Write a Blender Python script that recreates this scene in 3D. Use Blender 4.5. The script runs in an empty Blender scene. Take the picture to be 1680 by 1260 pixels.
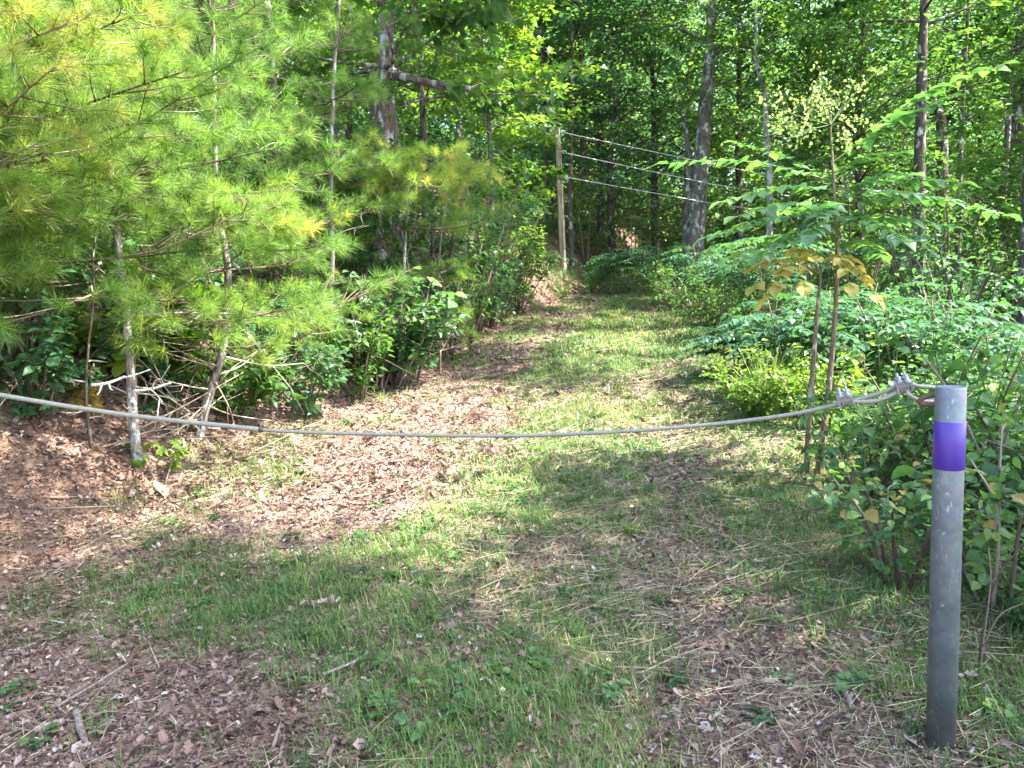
import bpy, math
import numpy as np
from mathutils import Vector, Matrix

rng = np.random.default_rng(11)
R = math.radians
sc = bpy.context.scene
COL = sc.collection

# ------------------------------------------------------------------ camera
EYE = 1.5
PITCH, ROLL = R(6.5), R(2.3)
FPX = 1262.0                              # focal length in pixels of a 1680 wide frame
_f = np.array([0, math.cos(PITCH), -math.sin(PITCH)])
_r = np.array([1.0, 0, 0])
_u = np.array([0, math.sin(PITCH), math.cos(PITCH)])
RGT = _r * math.cos(ROLL) - _u * math.sin(ROLL)
UPV = _u * math.cos(ROLL) + _r * math.sin(ROLL)
CAMP = np.array([0, 0, EYE])


def P(px, py, d):
    """world point at forward distance y = d on the line of sight through a photo pixel"""
    v = _f + (px - 840) / FPX * RGT + (630 - py) / FPX * UPV
    return CAMP + v * (d / v[1])


cam = bpy.data.cameras.new('camera')
cam.sensor_width = 36
cam.lens = 36 * FPX / 1680
cam.clip_start, cam.clip_end = 0.05, 2000
camo = bpy.data.objects.new('camera', cam)
COL.objects.link(camo)
camo.matrix_world = Matrix(((RGT[0], UPV[0], -_f[0], 0), (RGT[1], UPV[1], -_f[1], 0), (RGT[2], UPV[2], -_f[2], EYE), (0, 0, 0, 1)))
sc.camera = camo

# ------------------------------------------------------------------ noise and terrain
_LAT = rng.random((256, 256))


def vn(x, y):
    xi, yi = np.floor(x).astype(int), np.floor(y).astype(int)
    fx, fy = x - xi, y - yi
    fx, fy = fx * fx * (3 - 2 * fx), fy * fy * (3 - 2 * fy)
    a, b = _LAT[xi % 256, yi % 256], _LAT[(xi + 1) % 256, yi % 256]
    c, d = _LAT[xi % 256, (yi + 1) % 256], _LAT[(xi + 1) % 256, (yi + 1) % 256]
    return (a * (1 - fx) + b * fx) * (1 - fy) + (c * (1 - fx) + d * fx) * fy


def fbm(x, y, o=3):
    x, y = np.asarray(x, float), np.asarray(y, float)
    s, a, t = 0.0, 1.0, 0.0
    for k in range(o):
        s = s + a * vn(x * 2 ** k + 17.3 * k, y * 2 ** k + 9.1 * k)
        t += a
        a *= 0.5
    return s / t


def sstep(a, b, x):
    t = np.clip((x - a) / (b - a), 0, 1)
    return t * t * (3 - 2 * t)


_LY = [-15, 2.4, 4.9, 8.5, 12, 16.5, 20, 26, 40, 150]
_LX = [-3.3, -2.95, -2.45, -1.6, -0.85, 0.1, 1.0, 3.2, 9.5, 60]
_RY = [-15, 2.4, 4.7, 7.6, 12.6, 18, 21, 26, 40, 150]
_RX = [1.5, 1.75, 2.2, 2.55, 3.5, 4.4, 5.2, 7.2, 13.3, 64]


def xl(y): return np.interp(y, _LY, _LX)
def xr(y): return np.interp(y, _RY, _RX)


def base_z(y):
    y = np.asarray(y, float)
    a = 0.07 * np.log1p(np.exp(np.clip((y - 2.6) * 2.2, -50, 50))) / 2.2
    return a + 0.11 * np.log1p(np.exp(np.clip((y - 24) * 0.6, -50, 50))) / 0.6


def hz(x, y):
    x, y = np.asarray(x, float), np.asarray(y, float)
    z = base_z(y)
    s = xl(y) - x
    bank = 1.75 * sstep(-0.15, 2.5, s) * (0.3 + 0.7 * sstep(1.8, 5.2, y)) + 0.22 * np.maximum(s - 2.2, 0)
    bank = np.where(bank > 8, 8 + (bank - 8) * 0.3, bank)
    z = z + bank
    q = x - xr(y)
    z = z - 0.45 * sstep(0, 4.0, q) + 0.05 * np.maximum(q - 10, 0)
    t = (x - xl(y)) / (xr(y) - xl(y))
    z = z - 0.045 * (np.exp(-((t - 0.27) / 0.1) ** 2) + np.exp(-((t - 0.74) / 0.1) ** 2))
    z = z + 0.09 * (fbm(x * 0.9, y * 0.9) - 0.5) + 0.03 * (fbm(x * 5 + 3, y * 5, 2) - 0.5)
    z = z + 0.35 * (fbm(x * 0.3 + 40, y * 0.3, 2) - 0.5) * sstep(0.3, 3, np.maximum(s, q))
    return z


def GX(px, d):
    """x of the ground point at distance d in column px"""
    z = 0.0
    for _ in range(12):
        p0, p1 = P(px, 0, d), P(px, 1260, d)
        t = (p0[2] - z) / (p0[2] - p1[2])
        x = p0[0] + (p1[0] - p0[0]) * t
        z = float(hz(x, d))
    return x


def grass_mask(x, y):
    t = (x - xl(y)) / (xr(y) - xl(y))
    n = fbm(x * 0.9 + 5, y * 0.8 + 2, 4)
    n = n + .1 * sstep(8, 14, y)
    prof = np.interp(t, [-0.3, 0.0, 0.16, 0.27, 0.4, 0.55, 0.66, 0.76, 0.86, 1.0, 1.3], [0.0, 0.1, 0.28, 0.25, 0.62, 0.8, 0.62, 0.36, 0.86, 1.0, 1.0])
    return np.clip(sstep(0.38, 0.63, n * 0.7 + prof * 0.32), 0, 1)


# ------------------------------------------------------------------ mesh builder
class MB:
    def __init__(s):
        s.V, s.L, s.S, s.A, s.M, s.n = [], [], [], [], [], 0

    def add(s, V, faces, rnd=0.5, mat=0):
        V = np.asarray(V, float).reshape(-1, 3)
        for F in faces:
            F = np.asarray(F, dtype=np.int64)
            s.L.append((F + s.n).ravel())
            s.S.append(np.full(len(F), F.shape[1], dtype=np.int64))
            s.M.append(np.full(len(F), mat, dtype=np.int64))
        s.V.append(V)
        s.A.append(np.broadcast_to(np.asarray(rnd, float), (len(V),)))
        s.n += len(V)

    def build(s, name, mats, parent=None, smooth=False):
        off = np.zeros(3)
        if parent is not None:
            r = parent
            while r.parent is not None:
                r = r.parent
            off = np.array(r.location)
        V = np.concatenate(s.V) - off
        L, S = np.concatenate(s.L), np.concatenate(s.S)
        me = bpy.data.meshes.new(name)
        me.vertices.add(len(V)); me.vertices.foreach_set('co', V.astype(np.float32).ravel())
        me.loops.add(len(L)); me.loops.foreach_set('vertex_index', L.astype(np.int32))
        me.polygons.add(len(S))
        st = np.concatenate([[0], np.cumsum(S)[:-1]])
        me.polygons.foreach_set('loop_start', st.astype(np.int32))
        me.polygons.foreach_set('material_index', np.concatenate(s.M).astype(np.int32))
        me.polygons.foreach_set('use_smooth', np.full(len(S), smooth))
        a = me.attributes.new('rnd', 'FLOAT', 'POINT')
        a.data.foreach_set('value', np.concatenate(s.A).astype(np.float32))
        me.update(calc_edges=True)
        for m in (mats if isinstance(mats, (list, tuple)) else [mats]):
            me.materials.append(m)
        o = bpy.data.objects.new(name, me)
        COL.objects.link(o)
        o.parent = parent
        return o


def tag(o, label=None, cat=None, group=None, kind=None):
    for k, v in (('label', label), ('category', cat), ('group', group), ('kind', kind)):
        if v: o[k] = v
    return o


def thing(name, label, cat, loc, group=None):
    o = bpy.data.objects.new(name, None)
    o.location = tuple(float(v) for v in loc)
    o.empty_display_size = 0.2
    COL.objects.link(o)
    return tag(o, label, cat, group)


def norm(v):
    v = np.asarray(v, float)
    return v / np.maximum(np.linalg.norm(v, axis=-1, keepdims=True), 1e-9)


def curve(pts, n):
    """Catmull-Rom through pts, n samples"""
    p = np.asarray(pts, float)
    p = np.vstack([2 * p[0] - p[1], p, 2 * p[-1] - p[-2]])
    t = np.linspace(0, len(p) - 3 - 1e-6, n)
    i = t.astype(int); f = (t - i)[:, None]
    a, b, c, d = p[i], p[i + 1], p[i + 2], p[i + 3]
    return 0.5 * (2 * b + (c - a) * f + (2 * a - 5 * b + 4 * c - d) * f ** 2 + (3 * b - a - 3 * c + d) * f ** 3)


def tube(mb, pts, rad, n=8, rnd=0.5, mat=0, rough=0.0, lobes=0, twist=0.0):
    pts = np.asarray(pts, float); m = len(pts)
    rad = np.broadcast_to(np.asarray(rad, float), (m,))
    T = norm(np.gradient(pts, axis=0))
    ref = np.array([1.0, 0, 0]) if abs(T[0][0]) < 0.8 else np.array([0, 1.0, 0])
    U = np.zeros_like(pts); u = ref
    for i in range(m):
        u = u - T[i] * np.dot(u, T[i]); u = u / np.linalg.norm(u); U[i] = u
    W = np.cross(T, U)
    a = np.linspace(0, 2 * np.pi, n, endpoint=False)
    rr = rad[:, None] * np.ones(n)
    if rough: rr = rr * (1 + rough * (rng.random((m, n)) - 0.5) * 2)
    ang = np.broadcast_to(a, (m, n))
    if lobes:
        s = np.concatenate([[0], np.cumsum(np.linalg.norm(np.diff(pts, axis=0), axis=1))])
        rr = rr * (1 + 0.09 * np.cos(lobes * ang))
        ang = ang + (s * twist)[:, None]
    V = pts[:, None] + rr[..., None] * (np.cos(ang)[..., None] * U[:, None] + np.sin(ang)[..., None] * W[:, None])
    i = np.arange(m - 1)[:, None] * n; j = np.arange(n)[None]; k = (j + 1) % n
    Q = np.stack([i + j, i + k, i + n + k, i + n + j], -1).reshape(-1, 4)
    mb.add(V, [Q, np.arange(n)[::-1][None], (np.arange(n) + (m - 1) * n)[None]], rnd, mat)


def lathe(mb, prof, origin, axis, n=24, mat=0, rnd=0.5):
    """profile of (radius, height) turned round an axis"""
    axis = norm(axis); ref = np.array([1.0, 0, 0]) if abs(axis[0]) < 0.8 else np.array([0, 1.0, 0])
    U = norm(np.cross(axis, ref)); W = np.cross(axis, U)
    a = np.linspace(0, 2 * np.pi, n, endpoint=False); pr = np.asarray(prof, float); m = len(pr)
    V = np.asarray(origin) + pr[:, 1][:, None, None] * axis + pr[:, 0][:, None, None] * (np.cos(a)[None, :, None] * U + np.sin(a)[None, :, None] * W)
    i = np.arange(m - 1)[:, None] * n; j = np.arange(n)[None]; k = (j + 1) % n
    Q = np.stack([i + j, i + k, i + n + k, i + n + j], -1).reshape(-1, 4)
    mb.add(V, [Q, np.arange(n)[::-1][None], (np.arange(n) + (m - 1) * n)[None]], rnd, mat)


# ------------------------------------------------------------------ leaf shapes (x across, y along, z up)
def tm(v, faces): return dict(v=np.array(v, float), f=[np.array(f) for f in faces])


T_DIAMOND = tm([(0, 0, 0), (.34, .42, .07), (0, 1, -.08), (-.34, .42, .07)], [[(0, 1, 2, 3)]])
T_OVATE = tm([(0, 0, 0), (.22, .2, .07), (.26, .5, .04), (0, 1, -.2), (-.26, .5, .04), (-.22, .2, .07), (0, .48, .0)],
             [[(0, 1, 2, 6), (0, 6, 4, 5)], [(6, 2, 3), (6, 3, 4)]])
T_BROAD = tm([(0, 0, 0), (.3, .12, .08), (.42, .42, .06), (.25, .75, -.02), (0, 1, -.2), (-.25, .75, -.02), (-.42, .42, .06), (-.3, .12, .08), (0, .45, 0)],
             [[(0, 1, 2, 8), (8, 2, 3, 4), (0, 8, 6, 7), (8, 4, 5, 6)]])
T_LANCE = tm([(0, 0, 0), (.13, .3, .03), (.12, .62, -.02), (0, 1, -.22), (-.12, .62, -.02), (-.13, .3, .03), (0, .46, -.02)],
             [[(0, 1, 2, 6), (0, 6, 4, 5)], [(6, 2, 3), (6, 3, 4)]])
T_BLADE = tm([(-.5, 0, 0), (.5, 0, 0), (.42, .5, .0), (-.42, .5, .0), (0, 1, 0)], [[(0, 1, 2, 3)], [(3, 2, 4)]])
_st = []
for a_, r_ in ((180, .12), (140, .5), (118, .3), (78, .74), (50, .36), (22, .62), (0, 1.0)):
    _st.append((math.sin(R(a_)) * r_, .3 + math.cos(R(a_)) * r_ * .7, -.12 * r_ ** 2))
_pts = _st[:-1] + [_st[-1]] + [(-x, y, z) for x, y, z in _st[1:-1][::-1]]
T_STAR = tm(_pts + [(0, .3, 0)], [[(i, (i + 1) % len(_pts), len(_pts)) for i in range(len(_pts))]])
T_OAK = tm([(0, 0, 0), (.12, .15, .04), (.3, .3, .14), (.14, .42, .05), (.36, .6, .16), (.16, .72, .06), (.16, .9, .1), (0, 1, .16),
            (-.16, .88, .1), (-.14, .7, .05), (-.34, .56, .2), (-.12, .4, .04), (-.28, .26, .16), (-.1, .13, .04), (0, .5, 0)],
           [[(i, i + 1, 14) for i in range(13)] + [(13, 0, 14)]])
T_CURL = tm([(-.2, 0, .16), (-.07, 0, .0), (.09, 0, .02), (.2, .05, .2), (-.24, .55, .22), (-.06, .5, .0), (.1, .5, .03), (.24, .55, .26), (-.1, 1, .2), (0, .95, .06), (.06, .95, .08), (.12, 1, .2)],
            [[(0, 1, 5, 4), (1, 2, 6, 5), (2, 3, 7, 6), (4, 5, 9, 8), (5, 6, 10, 9), (6, 7, 11, 10)]])
T_DEAD = tm([(0, 0, 0), (.28, .2, .16), (.34, .6, .1), (.05, 1, .22), (-.3, .66, .2), (-.26, .25, .06), (.02, .5, -.02)],
            [[(0, 1, 2, 6), (0, 6, 4, 5)], [(6, 2, 3), (6, 3, 4)]])


def scatter(mb, T, pos, dirs, nrm, scale, rnd, mat=0, wid=1.0):
    N = len(pos)
    if N == 0: return
    Y = norm(dirs)
    Z = norm(nrm - (nrm * Y).sum(1, keepdims=True) * Y)
    X = np.cross(Y, Z)
    t = T['v']; k = len(t)
    sc_ = np.broadcast_to(np.asarray(scale, float), (N,))[:, None, None]
    w_ = np.broadcast_to(np.asarray(wid, float), (N,))[:, None, None]
    V = pos[:, None] + sc_ * (t[None, :, 0:1] * w_ * X[:, None] + t[None, :, 1:2] * Y[:, None] + t[None, :, 2:3] * Z[:, None])
    F = [(f[None] + (np.arange(N) * k)[:, None, None]).reshape(-1, f.shape[1]) for f in T['f']]
    mb.add(V, F, np.repeat(np.broadcast_to(rnd, (N,)), k), mat)


class Tmpl(MB):
    """a small plant stored once, then scattered"""
    def freeze(s):
        s.v = np.concatenate(s.V); s.a = np.concatenate(s.A)
        S = np.concatenate(s.S); L = np.concatenate(s.L); M = np.concatenate(s.M)
        st = np.concatenate([[0], np.cumsum(S)[:-1]]); s.fs = []
        for k in np.unique(S):
            for m in np.unique(M):
                w = np.where((S == k) & (M == m))[0]
                if len(w): s.fs.append((L[st[w][:, None] + np.arange(k)[None]], int(m)))
        return s


def scatter_plants(mb, T, pos, rot, scale, rnd, tilt=0.15):
    N = len(pos)
    if N == 0: return
    up = norm(np.stack([rng.normal(0, tilt, N), rng.normal(0, tilt, N), np.ones(N)], 1))
    fx = np.stack([np.cos(rot), np.sin(rot), np.zeros(N)], 1)
    X = norm(fx - (fx * up).sum(1, keepdims=True) * up); Yv = np.cross(up, X)
    v = T.v; k = len(v); s_ = np.asarray(scale)[:, None, None]
    V = pos[:, None] + s_ * (v[None, :, 0:1] * X[:, None] + v[None, :, 1:2] * Yv[:, None] + v[None, :, 2:3] * up[:, None])
    A = np.clip(0.55 * np.repeat(rnd, k) + 0.45 * np.tile(T.a, N), 0, 1)
    s0 = mb.n
    mb.V.append(V.reshape(-1, 3)); mb.A.append(A); mb.n += N * k
    for f, m in T.fs:
        F = (f[None] + (np.arange(N) * k)[:, None, None] + s0).reshape(-1, f.shape[1])
        mb.L.append(F.ravel()); mb.S.append(np.full(len(F), F.shape[1])); mb.M.append(np.full(len(F), m))


def rdir(n, up=0.0, spread=1.0):
    v = rng.normal(0, spread, (n, 3)); v[:, 2] += up
    return norm(v)


# ------------------------------------------------------------------ materials
class NT:
    def __init__(s, name):
        s.m = bpy.data.materials.new(name); s.m.use_nodes = True
        s.t = s.m.node_tree; s.t.nodes.clear()
        s.out = s.n('ShaderNodeOutputMaterial')

    def n(s, typ, ins=None, **kw):
        o = s.t.nodes.new(typ)
        for k, v in kw.items(): setattr(o, k, v)
        for k, v in (ins or {}).items():
            if isinstance(v, tuple) and len(v) == 2 and hasattr(v[0], 'outputs'):
                s.t.links.new(v[0].outputs[v[1]], o.inputs[k])
            elif hasattr(v, 'outputs'):
                s.t.links.new(v.outputs[0], o.inputs[k])
            else:
                o.inputs[k].default_value = v
        return o

    def ramp(s, fac, stops, interp='LINEAR'):
        o = s.n('ShaderNodeValToRGB', {'Fac': fac})
        e = o.color_ramp.elements
        o.color_ramp.interpolation = interp
        while len(e) < len(stops): e.new(0.5)
        for i, (p, c) in enumerate(stops):
            e[i].position = p; e[i].color = (*c, 1)
        return o

    def noise(s, scale, detail=3, rough=0.55, vec=None, dist=0.0):
        ins = {'Scale': scale, 'Detail': detail, 'Roughness': rough, 'Distortion': dist}
        if vec is not None: ins['Vector'] = vec
        return s.n('ShaderNodeTexNoise', ins)

    def coord(s, scale=(1, 1, 1)):
        tc = s.n('ShaderNodeTexCoord')
        return s.n('ShaderNodeMapping', {'Vector': (tc, 'Object'), 'Scale': scale})

    def mix(s, fac, a, b, mode='MIX'):
        return s.n('ShaderNodeMixRGB', {'Fac': fac, 'Color1': a, 'Color2': b}, blend_type=mode)

    def end(s, sh, bump=None, strength=0.3, dist=0.02):
        s.t.links.new(sh.outputs[0], s.out.inputs['Surface'])
        return s.m


def leaf_mat(name, stops, trans=0.45, tcol=(1.15, 1.27, 0.62), rough=0.42, spec=0.45):
    m = NT(name)
    at = m.n('ShaderNodeAttribute', attribute_name='rnd')
    col = m.ramp((at, 'Fac'), stops)
    nz = m.noise(2.3, 2, vec=m.coord())
    v = m.n('ShaderNodeMapRange', {'Value': nz, 'From Min': 0.3, 'From Max': 0.7, 'To Min': 0.75, 'To Max': 1.25})
    col = m.mix(1.0, col, m.n('ShaderNodeCombineXYZ', {0: v, 1: v, 2: v}), 'MULTIPLY')
    p = m.n('ShaderNodeBsdfPrincipled', {'Base Color': col, 'Roughness': rough, 'Specular IOR Level': spec})
    tc = m.mix(1.0, col, (*tcol, 1), 'MULTIPLY')
    t = m.n('ShaderNodeBsdfTranslucent', {'Color': tc})
    return m.end(m.n('ShaderNodeMixShader', {'Fac': trans, 1: p, 2: t}))


def bark_mat(name, c1, c2, c3=None, lich=0.0, scale=1.0, vz=0.18, bump=0.5):
    m = NT(name)
    co = m.coord((1, 1, vz))
    n1 = m.noise(14 * scale, 5, 0.65, co, 0.6)
    vo = m.n('ShaderNodeTexVoronoi', {'Vector': co, 'Scale': 22 * scale}, feature='DISTANCE_TO_EDGE')
    col = m.ramp(n1, [(0.3, c1), (0.62, c2)])
    crack = m.n('ShaderNodeMapRange', {'Value': (vo, 'Distance'), 'From Min': 0.0, 'From Max': 0.12, 'To Min': 0.55, 'To Max': 1.0})
    col = m.mix(1.0, col, m.n('ShaderNodeCombineXYZ', {0: crack, 1: crack, 2: crack}), 'MULTIPLY')
    if lich:
        n2 = m.noise(7 * scale, 4, 0.6, m.coord((1, 1, 0.55)))
        k = m.n('ShaderNodeMapRange', {'Value': n2, 'From Min': 0.6 - lich * 0.22, 'From Max': 0.72 - lich * 0.2})
        col = m.mix(k, col, (*(c3 or (0.5, 0.52, 0.47)), 1))
    hgt = m.n('ShaderNodeMath', {0: (vo, 'Distance'), 1: n1}, operation='ADD')
    b = m.n('ShaderNodeBump', {'Height': hgt, 'Strength': bump, 'Distance': 0.03})
    return m.end(m.n('ShaderNodeBsdfPrincipled', {'Base Color': col, 'Roughness': 0.9, 'Specular IOR Level': 0.2, 'Normal': b}))


def plain_mat(name, col, rough=0.6, metal=0.0, var=0.25, scale=30, bump=0.0):
    m = NT(name)
    nz = m.noise(scale, 4, 0.6, m.coord())
    a = tuple(c * (1 - var) for c in col); b = tuple(min(1, c * (1 + var)) for c in col)
    c = m.ramp(nz, [(0.3, a), (0.7, b)])
    ins = {'Base Color': c, 'Roughness': rough, 'Metallic': metal}
    if bump: ins['Normal'] = m.n('ShaderNodeBump', {'Height': nz, 'Strength': bump, 'Distance': 0.004})
    return m.end(m.n('ShaderNodeBsdfPrincipled', ins))


def attr_mat(name, stops, rough=0.85, trans=0.0):
    m = NT(name)
    at = m.n('ShaderNodeAttribute', attribute_name='rnd')
    col = m.ramp((at, 'Fac'), stops)
    p = m.n('ShaderNodeBsdfPrincipled', {'Base Color': col, 'Roughness': rough, 'Specular IOR Level': 0.25})
    if trans:
        t = m.n('ShaderNodeBsdfTranslucent', {'Color': col})
        p = m.n('ShaderNodeMixShader', {'Fac': trans, 1: p, 2: t})
    return m.end(p)


M = {}
M['needle'] = leaf_mat('pine_needles', [(0, (.075, .15, .035)), (.5, (.14, .24, .05)), (.85, (.24, .32, .065)), (1, (.36, .34, .09))], 0.55, rough=0.5)
M['mid'] = leaf_mat('broadleaf_mid', [(0, (.04, .095, .025)), (.6, (.08, .165, .038)), (1, (.15, .22, .05))], 0.62)
M['dark'] = leaf_mat('broadleaf_dark', [(0, (.035, .095, .05)), (.6, (.065, .15, .07)), (1, (.11, .2, .08))], 0.58, rough=0.36)
M['lime'] = leaf_mat('broadleaf_lime', [(0, (.08, .16, .028)), (.6, (.15, .25, .04)), (1, (.25, .3, .05))], 0.58)  # yellow-green leaves; the tone also paints in sunlight on some trees and bushes
M['far'] = leaf_mat('woodland_leaf', [(0, (.055, .13, .075)), (.5, (.11, .205, .095)), (1, (.2, .29, .1))], 0.64, tcol=(1.12, 1.25, .75))
M['laurel'] = leaf_mat('laurel_leaf', [(0, (.025, .06, .025)), (.7, (.05, .1, .04)), (1, (.12, .16, .05))], 0.25, rough=0.28, spec=0.6)
M['sumac'] = leaf_mat('compound_leaf', [(0, (.035, .095, .05)), (.6, (.055, .14, .07)), (1, (.1, .19, .065))], 0.4, rough=0.27, spec=0.7)
M['sapling'] = leaf_mat('sapling_leaf', [(0, (.05, .135, .05)), (.6, (.09, .205, .065)), (1, (.16, .27, .065))], 0.48, rough=0.27, spec=0.7)
M['rust'] = leaf_mat('rusty_leaf', [(0, (.2, .24, .05)), (.5, (.38, .34, .09)), (1, (.46, .33, .12))], 0.5, tcol=(1.2, 1.0, .5))
M['herb'] = leaf_mat('herb_leaf', [(0, (.035, .095, .04)), (.45, (.07, .155, .052)), (.8, (.12, .215, .06)), (.95, (.22, .27, .06)), (1, (.3, .22, .07))], 0.48, rough=.42, spec=.4)
M['grass'] = leaf_mat('grass_blade', [(0, (.05, .11, .03)), (.5, (.1, .18, .04)), (.8, (.2, .24, .07)), (1, (.4, .35, .18))], 0.35, rough=0.5)
M['straw'] = attr_mat('dry_straw', [(0, (.12, .15, .07)), (.4, (.26, .24, .13)), (1, (.52, .43, .29))], 0.7, 0.2)
M['litter'] = attr_mat('dead_leaf', [(0, (.04, .022, .017)), (.35, (.12, .07, .052)), (.7, (.235, .157, .125)), (.94, (.36, .28, .235)), (1, (.43, .38, .34))], 0.8, 0.15)
M['panicle'] = leaf_mat('flower_panicle', [(0, (.2, .27, .09)), (1, (.42, .46, .2))], 0.45)
M['bark_grey'] = bark_mat('bark_grey', (.07, .055, .05), (.2, .17, .155), lich=0.35)
M['bark_pine'] = bark_mat('bark_pine', (.06, .04, .033), (.19, .135, .115), (.42, .43, .4), lich=0.5, scale=0.8)
M['bark_dark'] = bark_mat('bark_dark', (.035, .026, .022), (.11, .085, .072), lich=0.2)
M['bark_pale'] = bark_mat('bark_pale', (.17, .15, .13), (.38, .35, .31), (.55, .55, .5), lich=0.6, scale=1.2)
M['bark_lichen'] = bark_mat('bark_lichened', (.12, .085, .065), (.3, .24, .21), (.5, .5, .47), lich=0.62, scale=3.4)
M['bark_brown'] = bark_mat('bark_brown', (.1, .06, .04), (.25, .16, .11), lich=0.25, scale=2)
M['bark_sap'] = bark_mat('bark_sapling', (.1, .075, .045), (.23, .175, .11), (.4, .36, .28), lich=0.2, scale=3)
M['twig'] = attr_mat('bare_twig', [(0, (.11, .075, .055)), (.6, (.26, .2, .165)), (1, (.52, .46, .42))])
M['twig_dark'] = attr_mat('shrub_twig', [(0, (.05, .035, .025)), (.7, (.13, .095, .07)), (1, (.26, .21, .17))])
M['stem'] = attr_mat('green_stem', [(0, (.06, .1, .03)), (.6, (.1, .13, .045)), (1, (.2, .15, .08))])
M['moss'] = None


def mat_moss():
    m = NT('moss')
    n1 = m.noise(9, 5, 0.65, m.coord())
    c = m.ramp(n1, [(.36, (.05, .035, .02)), (.48, (.16, .11, .02)), (.6, (.33, .2, .03)), (.75, (.45, .26, .03))])
    b = m.n('ShaderNodeBump', {'Height': m.noise(70, 3, vec=m.coord()), 'Strength': 0.8, 'Distance': 0.02})
    return m.end(m.n('ShaderNodeBsdfPrincipled', {'Base Color': c, 'Roughness': 0.95, 'Normal': b}))


def mat_ground(name, c0, c1, c2, c3, green):
    m = NT(name)
    co = m.coord()
    n1 = m.noise(1.3, 5, 0.6, co); n2 = m.noise(26, 6, 0.7, co); vo = m.n('ShaderNodeTexVoronoi', {'Vector': m.mix(0.06, co, (n2, 'Color')), 'Scale': 24.0})
    col = m.ramp(n2, [(.3, c0), (.45, c1), (.58, c2), (.72, c3)])
    vcol = m.ramp((vo, 'Color'), [(.1, c0), (.5, c2), (.9, c3)])
    col = m.mix(0.45, col, vcol)
    at = m.n('ShaderNodeAttribute', attribute_name='rnd')
    gn = m.n('ShaderNodeMath', {0: (at, 'Fac'), 1: m.n('ShaderNodeMapRange', {'Value': n2, 'From Min': .35, 'From Max': .62, 'To Min': 0.0, 'To Max': 0.75})}, operation='MULTIPLY')
    col = m.mix(gn, col, (*green, 1))
    dk = m.n('ShaderNodeMapRange', {'Value': n1, 'From Min': .3, 'From Max': .7, 'To Min': .7, 'To Max': 1.15})
    col = m.mix(1.0, col, m.n('ShaderNodeCombineXYZ', {0: dk, 1: dk, 2: dk}), 'MULTIPLY')
    b = m.n('ShaderNodeBump', {'Height': n2, 'Strength': 0.7, 'Distance': 0.04})
    return m.end(m.n('ShaderNodeBsdfPrincipled', {'Base Color': col, 'Roughness': 0.95, 'Specular IOR Level': 0.15, 'Normal': b}))


def mat_steel():
    m = NT('galvanised_steel')
    co = m.coord()
    n1 = m.noise(9, 5, 0.65, co); n2 = m.noise(60, 4, 0.7, m.coord((1, 1, .12))); vo = m.n('ShaderNodeTexVoronoi', {'Vector': co, 'Scale': 70.0})
    c = m.ramp(n1, [(.3, (.105, .125, .145)), (.55, (.15, .172, .19)), (.75, (.21, .228, .24))])
    c = m.mix(0.16, c, (vo, 'Color'), 'SOFT_LIGHT')
    st = m.n('ShaderNodeMapRange', {'Value': n2, 'From Min': .62, 'From Max': .78, 'To Min': 0.0, 'To Max': 0.55})
    c = m.mix(st, c, (.36, .36, .35, 1))
    pit = m.n('ShaderNodeMapRange', {'Value': m.noise(130, 2, .5, co), 'From Min': .7, 'From Max': .74, 'To Min': 0.0, 'To Max': 0.7})
    c = m.mix(pit, c, (.12, .12, .12, 1))
    gp = m.n('ShaderNodeSeparateXYZ', {0: m.n('ShaderNodeTexCoord', {}) if False else (co, 0)})
    dz = m.n('ShaderNodeMath', {0: (gp, 2), 1: m.n('ShaderNodeMath', {0: n2, 1: .22}, operation='MULTIPLY')}, operation='SUBTRACT')
    dirt = m.n('ShaderNodeMapRange', {'Value': dz, 'From Min': -.04, 'From Max': .1, 'To Min': .4, 'To Max': 0.0})
    c = m.mix(dirt, c, (.13, .095, .07, 1))
    scr = m.n('ShaderNodeMapRange', {'Value': m.noise(38, 3, .5, m.coord((1.5, 1.5, .5)), 1.5), 'From Min': .66, 'From Max': .69, 'To Min': 0.0, 'To Max': .5})
    c = m.mix(scr, c, (.42, .42, .4, 1))
    b = m.n('ShaderNodeBump', {'Height': n1, 'Strength': 0.12, 'Distance': 0.01})
    ro = m.n('ShaderNodeMapRange', {'Value': n1, 'To Min': .42, 'To Max': .62})
    return m.end(m.n('ShaderNodeBsdfPrincipled', {'Base Color': c, 'Roughness': ro, 'Metallic': 0.45, 'Normal': b}))


def mat_purple():
    m = NT('purple_tape')
    n1 = m.noise(14, 4, .6, m.coord((1, 1, .25)))
    c = m.ramp(n1, [(.3, (.04, .017, .19)), (.7, (.06, .026, .25))])
    b = m.n('ShaderNodeBump', {'Height': n1, 'Strength': 0.25, 'Distance': 0.004})
    return m.end(m.n('ShaderNodeBsdfPrincipled', {'Base Color': c, 'Roughness': 0.38, 'Normal': b}))


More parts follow.
